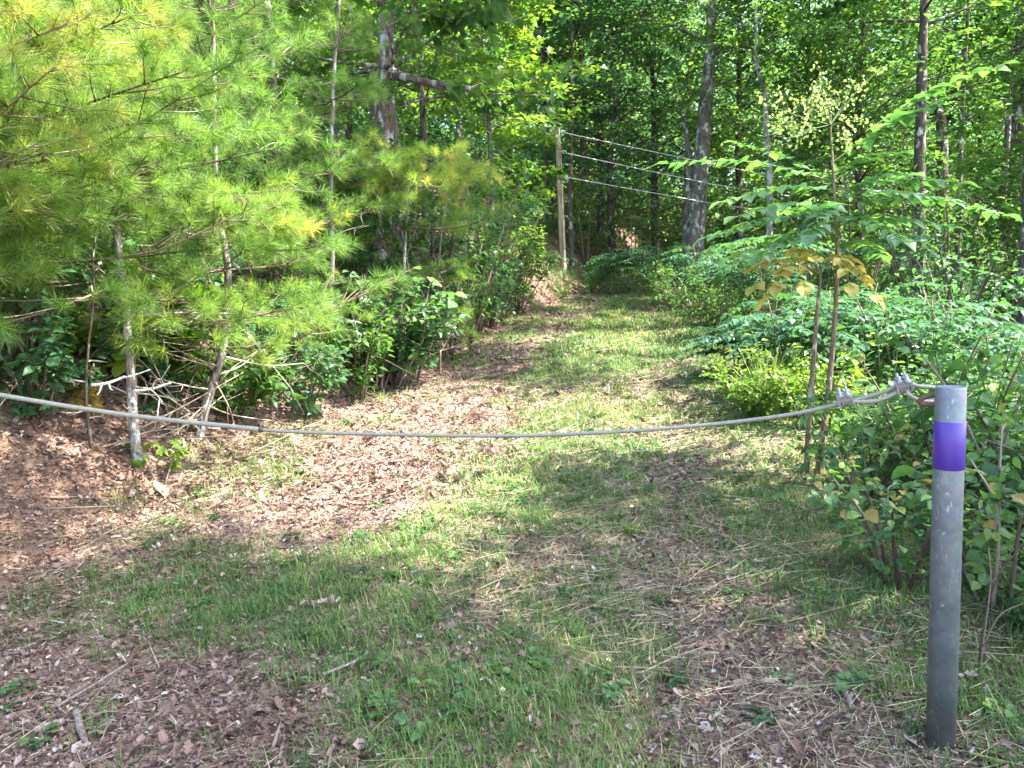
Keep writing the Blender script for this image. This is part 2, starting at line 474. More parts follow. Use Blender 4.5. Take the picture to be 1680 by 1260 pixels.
M['moss'] = mat_moss()
M['floor'] = mat_ground('forest_floor', (.04, .024, .018), (.1, .056, .04), (.18, .11, .08), (.28, .19, .145), (.055, .09, .025))
M['track'] = mat_ground('track_surface', (.06, .038, .03), (.15, .1, .075), (.26, .185, .14), (.4, .31, .24), (.08, .12, .035))
M['steel'] = mat_steel()
M['purple'] = mat_purple()
M['rope'] = plain_mat('sheathed_cable', (.2, .19, .15), 0.5, 0.0, 0.2, 60, 0.2)
M['zinc'] = plain_mat('zinc_clamp', (.27, .27, .29), 0.42, 0.6, 0.2, 50, 0.2)
M['rust_metal'] = plain_mat('rusty_shackle', (.1, .045, .035), 0.6, 0.35, 0.35, 60, 0.4)
M['pole'] = bark_mat('weathered_pole', (.2, .15, .11), (.44, .345, .26), lich=0.0, scale=1.5, vz=0.04, bump=0.3)
M['wire'] = plain_mat('overhead_wire', (.62, .6, .58), 0.5, 0.2, 0.1)
M['wire_dark'] = plain_mat('dark_wire', (.06, .06, .065), 0.6, 0.0, 0.1)
M['log'] = bark_mat('bare_wood', (.13, .1, .085), (.31, .245, .21), lich=0.0, scale=2.5, vz=0.15)
M['deadwood'] = bark_mat('bleached_wood', (.38, .34, .32), (.66, .62, .58), lich=0.0, scale=3, vz=0.1)
M['rock'] = bark_mat('field_stone', (.13, .12, .11), (.34, .31, .28), (.2, .2, .08), lich=0.4, scale=0.8, vz=1.0)

# ------------------------------------------------------------------ ground and track
def spaced(a, first, grow, end):
    o = [a]; st = first
    while o[-1] < end:
        o.append(o[-1] + st); st *= grow
    return np.array(o)


ys = np.concatenate([-spaced(0, .4, 1.25, 15)[::-1][:-1], np.arange(0, 2, .1), np.arange(2, 8, .06), np.arange(8, 26, .14), spaced(26, .3, 1.06, 150)])
off = spaced(0, .08, 1.05, 75)
nt = 44


def sheet(name, cols_x, mat, kind):
    X = np.stack([c(ys) for c in cols_x], 1); Y = np.repeat(ys[:, None], X.shape[1], 1)
    Z = hz(X, Y); n, m = X.shape
    i = np.arange(n - 1)[:, None] * m; j = np.arange(m - 1)[None]
    Q = np.stack([i + j, i + j + 1, i + m + j + 1, i + m + j], -1).reshape(-1, 4)
    mb = MB(); mb.add(np.stack([X, Y, Z], -1), [Q], grass_mask(X, Y).ravel())
    return mb, mat


def _col(k, a):
    if k == 'l': return lambda y: xl(y) - a
    if k == 'r': return lambda y: xr(y) + a
    return lambda y: xl(y) + (xr(y) - xl(y)) * a


mb, _ = sheet('l', [_col('l', a) for a in off[::-1]], None, None)
mb2, _ = sheet('r', [_col('r', a) for a in off], None, None)
mb.add(np.concatenate(mb2.V), [np.concatenate(mb2.L).reshape(-1, 4)], np.concatenate(mb2.A))
tag(mb.build('ground', M['floor'], smooth=True), 'leaf-littered forest floor rising into a bank beside the track', None, None, 'structure')
mb, _ = sheet('t', [_col('t', a) for a in np.linspace(0, 1, nt)], None, None)
tag(mb.build('track', M['track'], smooth=True), 'overgrown dirt track climbing between the trees', None, None, 'structure')


def ground_pts(n, y0, y1, x0f, x1f, ypow=1.0):
    y = y0 + (y1 - y0) * rng.random(n) ** ypow
    a, b = x0f(y), x1f(y)
    x = a + (b - a) * rng.random(n)
    return x, y


def on_ground(x, y, dz=0.0): return np.stack([x, y, hz(x, y) + dz], 1)


def gnormal(x, y):
    e = .06
    return norm(np.stack([hz(x - e, y) - hz(x + e, y), hz(x, y - e) - hz(x, y + e), np.full(len(x), 2 * e)], 1))


# dead leaves
mb = MB()
for n, y0, y1, sz, lo, hi in ((150000, 1.6, 5.0, .0145, -3.5, 1.2), (120000, 5, 11, .024, -6, 2.5), (44000, 11, 24, .042, -7, 2)):
    x, y = ground_pts(n, y0, y1, lambda v: np.maximum(xl(v) + lo, -0.72 * v - 1), lambda v: np.minimum(xr(v) + hi, .72 * v + 1), 1.15)
    g = grass_mask(x, y)
    keep = rng.random(n) < np.where(x < xl(y) + .6, 1.0, 1.0 - .72 * g)
    x, y = x[keep], y[keep]; k = len(x)
    nr = norm(gnormal(x, y) + rng.normal(0, .34, (k, 3)))
    d = rdir(k); s = sz * np.exp(rng.normal(0, .42, k))
    big = rng.random(k) < .012; s[big] *= 1.7
    rv = np.clip(rng.normal(.5, .24, k) + .25 * (fbm(x * 1.5, y * 1.5) - .5), 0, 1)
    pz = on_ground(x, y, 0.004 + .016 * rng.random(k)); wd_ = .6 + .7 * rng.random(k); u_ = rng.random(k)
    for T_, a_, b_, m_, wm in ((T_DEAD, 0, .3, 1, 1), (T_OAK, .3, .48, 1.5, 1), (T_CURL, .48, .72, 1.1, 1), (T_BLADE, .72, 1.01, 2.4, .1)):
        w = (u_ >= a_) & (u_ < b_); scatter(mb, T_, pz[w], d[w] * np.array([1, 1, .35]), nr[w], s[w] * m_, rv[w], 0, wd_[w] * wm)
tag(mb.build('leaf_litter', M['litter']), 'brown and pinkish dead leaves scattered over the ground', None, None, 'stuff')

# grass tufts
mb = MB()
for n, y0, y1, ln, wd, bl in ((4600, 1.7, 5, .08, .004, 28), (5000, 5, 11, .09, .006, 18), (4400, 11, 26, .12, .012, 14)):
    x, y = ground_pts(n * 2, y0, y1, lambda v: np.maximum(xl(v) - .3, -.72 * v - 1), lambda v: np.minimum(xr(v) + 1.0, .72 * v + 1), 1.1)
    g = grass_mask(x, y)
    keep = (rng.random(len(x)) < g * .8 + .03)
    x, y, g = x[keep], y[keep], g[keep]; k = len(x)
    cr = rng.random(k)
    px_ = np.repeat(x, bl) + rng.normal(0, .045, k * bl); py_ = np.repeat(y, bl) + rng.normal(0, .045, k * bl)
    az = rng.random(k * bl) * 6.283; el = R(8) + R(74) * rng.random(k * bl)
    D = np.stack([np.cos(az) * np.cos(el), np.sin(az) * np.cos(el), np.sin(el)], 1)
    L_ = ln * np.repeat(.55 + .9 * cr * rng.random(k), bl) * (.4 + .9 * rng.random(k * bl))
    rv = np.clip(np.repeat(rng.normal(.45, .17, k) + .9 * (fbm(x * .8 + 60, y * .8, 3) - .5), bl) + rng.normal(0, .16, k * bl), 0, 1)
    Np = np.stack([-np.cos(az) * np.sin(el), -np.sin(az) * np.sin(el), np.cos(el)], 1)
    pos = on_ground(px_, py_, -.004)
    # two-piece bent blade
    scatter(mb, tm([(-.5, 0, 0), (.5, 0, 0), (.4, .55, 0), (-.4, .55, 0)], [[(0, 1, 2, 3)]]), pos, D, Np, L_, rv, 0, wd / L_)
    D2 = norm(D + np.array([0, 0, -.55])); mid = pos + D * (L_ * .55)[:, None]
    scatter(mb, tm([(-.4, 0, 0), (.4, 0, 0), (0, .5, 0)], [[(0, 1, 2)]]), mid, D2, Np, L_, rv, 0, wd / L_)
tag(mb.build('grass', M['grass']), 'short green grass growing in tufts along the track', None, None, 'stuff')

# mown straw and clippings, lying
mb = MB()
for n, y0, y1, ln, wd in ((20000, 1.7, 6, .12, .0028), (15000, 6, 20, .17, .006)):
    x, y = ground_pts(n, y0, y1, lambda v: np.maximum(xl(v) - .2, -.72 * v - 1), lambda v: np.minimum(xr(v) + .4, .72 * v + 1), 1.2)
    t = (x - xl(y)) / (xr(y) - xl(y))
    keep = rng.random(n) < (.3 + .7 * sstep(.3, .75, t)) * sstep(.35, .6, fbm(x * 1.1 + 30, y * 1.1, 3))
    x, y, t = x[keep], y[keep], t[keep]; k = len(x)
    az = rng.normal(.25, 1.0, k); L_ = ln * np.exp(rng.normal(0, .5, k))
    D = np.stack([np.cos(az), np.sin(az), rng.normal(.06, .1, k)], 1)
    rv = np.clip(rng.normal(.55, .3, k), 0, 1)
    scatter(mb, T_BLADE, on_ground(x, y, .012 + .02 * rng.random(k)), D, norm(np.array([0, 0, 1.]) + rng.normal(0, .4, (k, 3))), L_, rv, 0, wd / L_)
tag(mb.build('mown_straw', M['straw']), 'dry straw and mown grass stalks lying on the track', None, None, 'stuff')

# ------------------------------------------------------------------ small plant templates
def leafy_stem(mb, pts, n, size, T, mat, spread=1.0, start=.2, rnd=None, droop=.15):
    c = curve(pts, 24); k = n
    t = start + (1 - start) * (np.arange(k) + rng.random(k) * .6) / k
    i = np.clip((t * 23).astype(int), 0, 23); pos = c[i]
    az = np.arange(k) * 2.4 + rng.random(k)
    D = np.stack([np.cos(az), np.sin(az), np.full(k, .15 - droop) + rng.normal(0, .2, k)], 1) * spread
    Nn = norm(np.array([0, 0, 1.]) + rng.normal(0, .3, (k, 3)))
    scatter(mb, T, pos + norm(D) * size * .25, D, Nn, size * (.6 + .6 * rng.random(k)) * (1.1 - .35 * t), rng.random(k) if rnd is None else np.clip(rnd + rng.normal(0, .15, k), 0, 1), mat)


def frond(mb, A, B, npair, size, T, mat=0, stem_mat=1, sag=.12, rnd=.5, up=(0, 0, 1), stem_r=.004, wid=1.0, jit=.36):
    """a pinnate leaf: rachis A to B with leaflets along both sides"""
    A, B = np.asarray(A, float), np.asarray(B, float); L = np.linalg.norm(B - A)
    mid = (A + B) / 2 + np.array([0, 0, sag * L])
    c = curve([A, mid, B], 20)
    tube(mb, c[::3], np.linspace(stem_r, stem_r * .4, len(c[::3])), 4, .5, stem_mat)
    D = norm(np.gradient(c, axis=0)); side = norm(np.cross(D, np.array(up)))
    pos, dr, nr, s_ = [], [], [], []
    for k in range(npair):
        t = .16 + .82 * k / max(npair - 1, 1); i = int(t * 19)
        for sg in (-1, 1):
            pos.append(c[i]); dr.append(side[i] * sg + D[i] * (.45 + .35 * t + .2 * rng.normal()) + np.array([0, 0, -.1 + .16 * rng.normal()]))
            nr.append(np.array(up) + rng.normal(0, jit, 3)); s_.append(size * (.62 + .5 * rng.random()) * (1.1 - .55 * abs(t - .45)))
    pos.append(c[-1]); dr.append(D[-1]); nr.append(np.array(up)); s_.append(size)
    k = len(pos)
    scatter(mb, T, np.array(pos), np.array(dr), np.array(nr), np.array(s_), np.clip(rnd + rng.normal(0, .16, k), 0, 1), mat, wid)


def herb(kind):
    t = Tmpl()
    if kind == 'ovate':
        for _ in range(3):
            a = rng.random() * 6.28; r = .12 * rng.random(); lean = rng.normal(0, .12, 2)
            p = [(r * math.cos(a), r * math.sin(a), 0), (r * math.cos(a) + lean[0], r * math.sin(a) + lean[1], .5), (r * math.cos(a) + 1.7 * lean[0], r * math.sin(a) + 1.7 * lean[1], 1)]
            tube(t, curve(p, 6), .006, 3, .5, 1); leafy_stem(t, p, 20, .14, T_OVATE, 0)
    elif kind == 'broad':
        for _ in range(2):
            lean = rng.normal(0, .2, 2); p = [(0, 0, 0), (lean[0], lean[1], .55), (2 * lean[0], 2 * lean[1], .95)]
            tube(t, curve(p, 6), .007, 3, .5, 1); leafy_stem(t, p, 12, .18, T_BROAD, 0, droop=.3)
    elif kind == 'fine':
        for _ in range(7):
            a = rng.random() * 6.28; lean = .35 * rng.random(); p = [(0, 0, 0), (lean * math.cos(a) * .5, lean * math.sin(a) * .5, .5), (lean * math.cos(a), lean * math.sin(a), .9 + .2 * rng.random())]
            tube(t, curve(p, 5), .004, 3, .5, 1); leafy_stem(t, p, 18, .085, T_DIAMOND, 0)
    elif kind == 'fern':
        for k in range(7):
            a = k * .9 + rng.random() * .4; L = .75 + .3 * rng.random()
            frond(t, (0, 0, .05), (L * math.cos(a), L * math.sin(a), .35 + .3 * rng.random()), 10, .17, T_LANCE, 0, 1, .35, .5)
    elif kind == 'grassy':
        n = 26; az = rng.random(n) * 6.28; el = R(45) + R(42) * rng.random(n)
        for k in range(n):
            d = np.array([math.cos(az[k]) * math.cos(el[k]), math.sin(az[k]) * math.cos(el[k]), math.sin(el[k])]); L = .6 + .5 * rng.random()
            c = curve([(0, 0, 0), d * L * .6, d * L + np.array([0, 0, -.22 * L])], 6)
            sd = norm(np.cross(d, (0, 0, 1))) * .011
            w = np.array([1, 1, .9, .7, .45, .05])[:, None]
            V = np.concatenate([c - sd * w, c + sd * w]); q = [(i, i + 1, i + 7, i + 6) for i in range(5)]
            t.add(V, [np.array(q)], rng.random(), 0)
    elif kind == 'star':
        for _ in range(3):
            lean = rng.normal(0, .25, 2); p = [(0, 0, 0), (lean[0], lean[1], .55), (2 * lean[0], 2 * lean[1], .9)]
            tube(t, curve(p, 6), .006, 3, .5, 1); leafy_stem(t, p, 8, .26, T_STAR, 0, start=.35)
    elif kind == 'clover':
        n = 16; a = rng.random(n) * 6.28; r = .35 * np.sqrt(rng.random(n))
        pos = np.stack([r * np.cos(a), r * np.sin(a), .15 + .25 * rng.random(n)], 1)
        scatter(t, T_BROAD, pos, rdir(n) * np.array([1, 1, .2]), norm(np.array([0, 0, 1.]) + rng.normal(0, .3, (n, 3))), .3 * (.6 + .6 * rng.random(n)), rng.random(n))
    return t.freeze()


HERB = {k: [herb(k) for _ in range(3)] for k in ('ovate', 'broad', 'fine', 'fern', 'grassy', 'star', 'clover')}


def sow(mb, x, y, kinds, probs, hgt):
    k = len(x); which = rng.choice(len(kinds), k, p=np.array(probs) / sum(probs)); var = rng.integers(0, 3, k)
    for i, kd in enumerate(kinds):
        for v in range(3):
            w = (which == i) & (var == v)
            scatter_plants(mb, HERB[kd][v], on_ground(x[w], y[w], -.01), rng.random(w.sum()) * 6.28, hgt[w], rng.random(w.sum()))


# green ground cover right of the track
mb = MB()
for n, y0, y1 in ((1700, 1.2, 5), (1700, 5, 12), (1500, 12, 30)):
    x, y = ground_pts(n, y0, y1, lambda v: xr(v) + .15, lambda v: xr(v) + 3.2 + .45 * v)
    q = x - xr(y)
    h_ = (.16 + .48 * sstep(0.0, 1.5, q)) * (.7 + .6 * rng.random(n))
    if y1 == 5: h_ = np.minimum(h_, .3 + .1 * rng.random(n)); x, y = x, y
    sow(mb, x, y, ['ovate', 'fine', 'broad', 'grassy', 'fern', 'star'], [4, 3, 1.4, 3.6, 2.4, .8], h_)
x, y = ground_pts(100, 3.4, 13, lambda v: xr(v) + .35, lambda v: xr(v) + 2.2 + .35 * v)
sow(mb, x, y, ['ovate', 'fine', 'star', 'broad', 'fern'], [3, 4, 1, 2, 2], .6 + .55 * rng.random(len(x)))
tag(mb.build('ground_cover', [M['herb'], M['stem']]), 'dense green weeds and herbs covering the ground right of the track', None, None, 'stuff')

# sparse plants on the left bank and in the track
mb = MB()
x, y = ground_pts(2400, 3.8, 16, lambda v: xl(v) - 7, lambda v: xl(v) - .3)
q = xl(y) - x; k_ = rng.random(len(x)) < .14 + .86 * sstep(.7, 1.9, q); k_ &= np.hypot(x - GX(128, 5.75), y - 5.6) > .75; x, y, q = x[k_], y[k_], q[k_]
sow(mb, x, y, ['star', 'ovate', 'fine', 'broad', 'fern'], [2, 2, 3, 1, 1], (.18 + .45 * sstep(.6, 2.6, q)) * (.6 + .8 * rng.random(len(x))))
x, y = ground_pts(260, 14, 30, lambda v: xl(v) - 9, lambda v: xl(v))
sow(mb, x, y, ['ovate', 'fine', 'fern'], [2, 2, 1], .35 + .4 * rng.random(len(x)))
x, y = ground_pts(500, 21.5, 34, lambda v: xl(v) - 3, lambda v: xr(v) + 4)
sow(mb, x, y, ['ovate', 'fine', 'grassy', 'fern'], [2, 3, 2, 1], .4 + .5 * rng.random(len(x)))
tag(mb.build('undergrowth', [M['herb'], M['stem']]), 'scattered seedlings and weeds growing through leaf litter on the bank', None, None, 'stuff')

mb = MB()
x, y = ground_pts(2600, 1.7, 16, lambda v: np.maximum(xl(v), -.72 * v - 1), lambda v: xr(v) + .3, 1.2)
k_ = rng.random(2600) < (grass_mask(x, y) * .8 + .1); x, y = x[k_], y[k_]
sow(mb, x, y, ['clover', 'ovate', 'fine', 'grassy'], [6, 1, 2, 2], .05 + .09 * rng.random(len(x)))
tag(mb.build('weeds', [M['herb'], M['stem']]), 'low broad-leaved weeds dotted among the grass of the track', None, None, 'stuff')

# bare twigs standing on the bank
mb = MB()
x, y = ground_pts(420, 3.8, 15, lambda v: xl(v) - 5.5, lambda v: xl(v) - .2)
k_ = np.hypot(x - GX(128, 5.75), y - 5.5) > .6; x, y = x[k_], y[k_]
for a, b in zip(x, y):
    z = float(hz(a, b)); L = .5 + 1.7 * rng.random() ** 1.5; az = rng.random() * 6.28; e = rng.uniform(.2, 1.2)
    p1 = np.array([a, b, z - .03]); d = np.array([math.cos(az) * math.cos(e), math.sin(az) * math.cos(e), math.sin(e)])
    p2 = p1 + d * L * .5 + rng.normal(0, .06, 3); p3 = p1 + d * L * .9 + np.array([0, 0, -.3 * L * rng.random()]) + rng.normal(0, .1, 3)
    p3[2] = max(p3[2], float(hz(p3[0], p3[1])) + .02)
    c = curve([p1, p2, p3], 9); r0 = .003 + .0045 * rng.random(); rv = .75 * rng.random()
    tube(mb, c, np.linspace(r0, r0 * .35, 9), 4, rv)
    for q in range(rng.integers(0, 3)):
        i = rng.integers(3, 8); e_ = c[i] + (norm(c[i] - c[i - 1]) + rng.normal(0, .6, 3)) * L * .22
        tube(mb, [c[i], (c[i] + e_) / 2 + rng.normal(0, .015, 3), e_], [r0 * .5, r0 * .4, r0 * .2], 3, rv)
tag(mb.build('brushwood', M['twig']), 'tangle of thin bare twigs standing and lying on the bank', None, None, 'stuff')

# ------------------------------------------------------------------ trees
def trunk_pts(base, top, wob, n=9):
    base, top = np.asarray(base, float), np.asarray(top, float)
    t = np.linspace(0, 1, n)[:, None]; p = base + (top - base) * t
    w = np.cumsum(rng.normal(0, wob, (n, 3)), axis=0); w -= w[0]; w = w - t * w[-1] * .7; w[:, 2] = 0
    return p + w


def at_curve(c, t):
    f = t * (len(c) - 1); i = int(min(f, len(c) - 2)); return c[i] + (c[i + 1] - c[i]) * (f - i)


def broad_tree(name, label, base_xy, h, r, lo, cr, leaf, bark, nl=22, cl=5, lpc=55, ls=.13, T=T_DIAMOND, top=None, pts=None, wob=.05,
               group=None, cat='tree', flat=.32, spr=.5, droop=.1, droopy=0.0, bias=None):
    bx, by = base_xy; bz = float(hz(bx, by))
    root = thing(name, label, cat, (bx, by, bz), group)
    if pts is None:
        tp = np.array([bx, by, bz + h]) if top is None else np.asarray(top, float)
        pts = trunk_pts((bx, by, bz - .25), tp, wob)
    c = curve(pts, 26); H = c[-1][2] - bz
    mb = MB()
    tt = np.linspace(0, 1, 26)
    tube(mb, c, r * (1.0 - .82 * tt) * (1 + .5 * np.exp(-tt * 26)), 10 if r > .08 else 6, .5, 0, .06)
    fb = MB(); P_, C_ = [], []
    for k in range(nl):
        t = lo + (.985 - lo) * ((k + rng.random()) / nl) ** .9
        s = at_curve(c, t); az = k * 2.399 + rng.normal(0, .4)
        if bias is not None and rng.random() < bias[1]: az = bias[0] + rng.normal(0, .7)
        u = (t - lo) / (1 - lo); L = cr * (.55 + .75 * math.sin(math.pi * (.18 + .72 * u))) * rng.uniform(.6, 1.1)
        e = rng.uniform(.1, .5) + .7 * u
        d = np.array([math.cos(az) * math.cos(e), math.sin(az) * math.cos(e), math.sin(e)])
        m1 = s + d * L * .5 + rng.normal(0, .06 * L, 3); m2 = s + d * L + np.array([0, 0, -droop * L]) + rng.normal(0, .08 * L, 3)
        lc = curve([s, m1, m2], 9); lr = max(.008, r * (1 - .8 * t) * .42)
        tube(mb, lc, np.linspace(lr, .005, 9), 5 if r > .08 else 4)
        for q in range(cl):
            v = .3 + .7 * (q + rng.random()) / cl
            p = at_curve(lc, min(v, 1)) + rng.normal(0, spr * .75, 3) * np.array([1, 1, .6])
            if q % 2: tube(mb, [at_curve(lc, v * .9), (at_curve(lc, v * .9) + p) / 2 + rng.normal(0, .03, 3), p], [.007, .005, .003], 3)
            P_.append(p); C_.append(norm(p - s + np.array([0, 0, -.001])))
    P_, C_ = np.array(P_), np.array(C_); k = len(P_)
    n = rng.poisson(lpc, k); N = n.sum()
    ctr = np.repeat(P_, n, 0); o = np.repeat(C_, n, 0)
    sp = np.repeat(spr * rng.uniform(.55, 1.25, k), n)[:, None]
    tilt = np.repeat(rng.normal(0, .25, (k, 2)), n, 0)
    lp = rng.normal(0, .55, (N, 3)) * np.array([1, 1, flat]) * sp
    lp[:, 2] += (lp[:, :2] * tilt).sum(1)
    D = norm(np.stack([rng.normal(0, 1, N), rng.normal(0, 1, N), rng.normal(-.25 - droopy, .35, N)], 1) + .7 * o)
    Nn = norm(np.array([0, 0, 1.0]) + rng.normal(0, .45, (N, 3)))
    cv = np.repeat(rng.normal(.5, .16, k), n)
    scatter(fb, T, ctr + lp, D, Nn, ls * np.exp(rng.normal(0, .25, N)), np.clip(cv + rng.normal(0, .17, N), 0, 1), 0)
    mb.build('trunk', bark, root, True)
    fb.build('crown', leaf, root)
    return root


def shrub(name, label, base_xy, h, w, leaf, bark, ns=9, lps=40, ls=.1, T=T_OVATE, group=None, cat='shrub', stop=.25, whorl=False, lean=(0, 0)):
    bx, by = base_xy; bz = float(hz(bx, by))
    root = thing(name, label, cat, (bx, by, bz), group)
    mb, fb = MB(), MB()
    for k in range(ns):
        az = k * 2.4 + rng.random(); L = h * rng.uniform(.55, 1.08); o = w * rng.uniform(.3, 1.0)
        p0 = np.array([bx, by, 0]) + np.array([math.cos(az), math.sin(az), 0]) * .12 * w; p0[2] = float(hz(p0[0], p0[1])) - .03
        e = p0 + np.array([math.cos(az) * o + lean[0], math.sin(az) * o + lean[1], L])
        m = p0 * .45 + e * .55 + np.array([0, 0, L * .12]) + rng.normal(0, .05 * h, 3)
        c = curve([p0, m, e], 10); r0 = .006 + .006 * h
        tube(mb, c, np.linspace(r0, .003, 10), 5, rng.random())
        for q in range(4):
            v = stop + (1 - stop) * (q + rng.random()) / 4; s = at_curve(c, min(v, .999))
            d = norm(np.array([math.cos(az), math.sin(az), .5]) + rng.normal(0, .75, 3)); l2 = .32 * w * rng.uniform(.5, 1.2)
            tw = curve([s, s + d * l2 * .5 + rng.normal(0, .02, 3), s + d * l2], 6)
            tube(mb, tw, np.linspace(.005, .002, 6), 3, rng.random())
            if whorl:
                for cpt in (tw[-1], tw[3]):
                    n_ = 9; a2 = np.arange(n_) * .7 + rng.random()
                    D = np.stack([np.cos(a2), np.sin(a2), rng.normal(-.1, .25, n_)], 1) + .3 * d
                    scatter(fb, T, np.repeat(cpt[None], n_, 0), D, norm(np.array([0, 0, 1.]) + rng.normal(0, .3, (n_, 3))), ls * rng.uniform(.7, 1.2, n_), np.clip(rng.normal(.5, .2, n_), 0, 1))
            else:
                n_ = max(3, lps // 4); i = rng.integers(0, 6, n_); pos = tw[i] + rng.normal(0, .06 * w + .02, (n_, 3)) * np.array([1, 1, .6])
                D = rdir(n_) * np.array([1, 1, .5]) + np.array([0, 0, -.2]) + .5 * d
                scatter(fb, T, pos, D, norm(np.array([0, 0, 1.]) + rng.normal(0, .4, (n_, 3))), ls * np.exp(rng.normal(0, .25, n_)), np.clip(rng.normal(.5, .12) + rng.normal(0, .18, n_), 0, 1))
    mb.build('branch', bark, root, True)
    fb.build('foliage', leaf, root)
    return root


_TUFT = []
for _ in range(5):
    n_ = 52; az = rng.random(n_) * 6.283; el = R(8) + R(72) * rng.random(n_) ** .75      # angle off the twig axis
    D_ = np.stack([np.cos(az) * np.sin(el), np.cos(el), np.sin(az) * np.sin(el)], 1)
    b_ = np.stack([np.zeros(n_), .35 * rng.random(n_), np.zeros(n_)], 1); L_ = .75 + .4 * rng.random(n_)
    sd = norm(np.cross(D_, rdir(n_))) * .0125
    mid = b_ + D_ * (L_ * .55)[:, None]; tip = b_ + D_ * L_[:, None] + np.array([0, 0, -.1]) * (L_ ** 2)[:, None]
    V_ = np.stack([b_ - sd, b_ + sd, mid + sd * .8, mid - sd * .8, tip], 1).reshape(-1, 3)
    k_ = (np.arange(n_) * 5)[:, None]
    _TUFT.append(dict(v=V_, f=[k_ + np.array([[0, 1, 2, 3]]), k_ + np.array([[3, 2, 4]])]))


def pine_bough(wood, need, s, e, nl, ln=.12, dens=1.0, r0=.014, rv=None, bare=.16):
    """limb from s to e carrying side twigs with needle tufts"""
    s, e = np.asarray(s, float), np.asarray(e, float); L = np.linalg.norm(e - s); d0 = norm(e - s)
    m = (s + e) / 2 + np.array([0, 0, -.05 * L]) + rng.normal(0, .04 * L, 3)
    c = curve([s, m, e], 12)
    tube(wood, c, np.linspace(r0, .004, 12), 5, rng.random())
    side = norm(np.cross(d0, (0, 0, 1)))
    pos, dr = [], []
    for k in range(nl):
        v = bare + (1 - bare) * (k + .6 * rng.random()) / nl; p = at_curve(c, min(v, .999)); sg = 1 if k % 2 else -1
        l2 = L * .42 * (1.12 - v) * rng.uniform(.6, 1.25) + .1
        d = norm(d0 * rng.uniform(.5, 1.0) + side * sg * rng.uniform(.5, 1.0) + np.array([0, 0, rng.normal(.12, .2)]))
        tw = curve([p, p + d * l2 * .55 + rng.normal(0, .02, 3), p + d * l2 + np.array([0, 0, .06 * l2])], 7)
        tube(wood, tw, np.linspace(.005, .002, 7), 3, rng.random())
        nt_ = max(1, int(l2 / .11 * dens))
        for q in range(nt_):
            w = 1 - .62 * q / max(nt_, 1) * rng.uniform(.7, 1.1); i = at_curve(tw, max(w, .25))
            pos.append(i); dr.append(norm(d + rng.normal(0, .45, 3) * (q > 0) + np.array([0, 0, .2])))
    for q in range(3):
        pos.append(at_curve(c, 1 - .05 * q)); dr.append(norm(d0 + rng.normal(0, .25, 3) + np.array([0, 0, .25])))
    pos, dr = np.array(pos), np.array(dr); k = len(pos)
    cv = np.clip((rng.normal(.45, .12) if rv is None else rv) + rng.normal(0, .16, k), 0, 1); wh = rng.integers(0, 5, k)
    for j in range(5):
        w = wh == j
        scatter(need, _TUFT[j], pos[w], dr[w], rdir(w.sum()) + np.array([0, 0, .8]), ln * rng.uniform(.75, 1.2, w.sum()), cv[w])


def pine(label, base_xy, h, r, lo, cr, bark, pts=None, nw=9, per=5, ln=.12, dens=1.05, dead=6, name='pine_tree', group=None, extra=(), rv=None, nl=12):
    bx, by = base_xy; bz = float(hz(bx, by))
    root = thing(name, label, 'tree', (bx, by, bz), group)
    if pts is None: pts = trunk_pts((bx, by, bz - .2), (bx + rng.normal(0, .15), by + rng.normal(0, .15), bz + h), .03 * math.sqrt(h))
    c = curve(pts, 30); tt = np.linspace(0, 1, 30)
    wood, need, tr, db = MB(), MB(), MB(), MB()
    tube(tr, c, r * (1 - .8 * tt) * (1 + .45 * np.exp(-tt * 30)), 10 if r > .06 else 7, .5, 0, .07)
    for k in range(dead):
        t = lo * (.15 + .85 * rng.random()); s = at_curve(c, t); az = rng.random() * 6.28; L = cr * rng.uniform(.2, .6)
        e = s + np.array([math.cos(az) * L, math.sin(az) * L, L * rng.normal(.1, .3)])
        cc = curve([s, (s + e) / 2 + rng.normal(0, .06 * L, 3), e], 8)
        tube(db, cc, np.linspace(.009, .003, 8), 4, rng.random())
        for q in range(3):
            i = rng.integers(2, 8); e2 = cc[i] + (norm(e - s) + rng.normal(0, .7, 3)) * L * .3
            tube(db, [cc[i], (cc[i] + e2) / 2 + rng.normal(0, .02, 3), e2], [.004, .003, .0015], 3, rng.random())
    for k in range(nw):
        t = lo + (.97 - lo) * (k + .3 * rng.random()) / nw; u = (t - lo) / (1 - lo)
        for q in range(per):
            az = q * 6.283 / per + k * 1.1 + rng.normal(0, .25); L = cr * (1.05 - .8 * u) * rng.uniform(.65, 1.15)
            s = at_curve(c, t); e = s + np.array([math.cos(az) * L, math.sin(az) * L, L * (rng.normal(.02, .14) + .35 * u)])
            pine_bough(wood, need, s, e, max(4, int(nl * L / cr)), ln, dens, .005 + .18 * r * (1 - u), rv)
    for s_t, e, rv2 in extra:
        pine_bough(wood, need, at_curve(c, s_t), e, 15, ln, 1.4, .012, rv2)
    tr.build('trunk', bark, root, True)
    if wood.n: wood.build('branch', M['twig_dark'] if r < .1 else bark, root, True)
    if need.n: need.build('needles', M['needle'], root)
    if db.n: db.build('dead_limb', M['twig'], root, True)
    return root


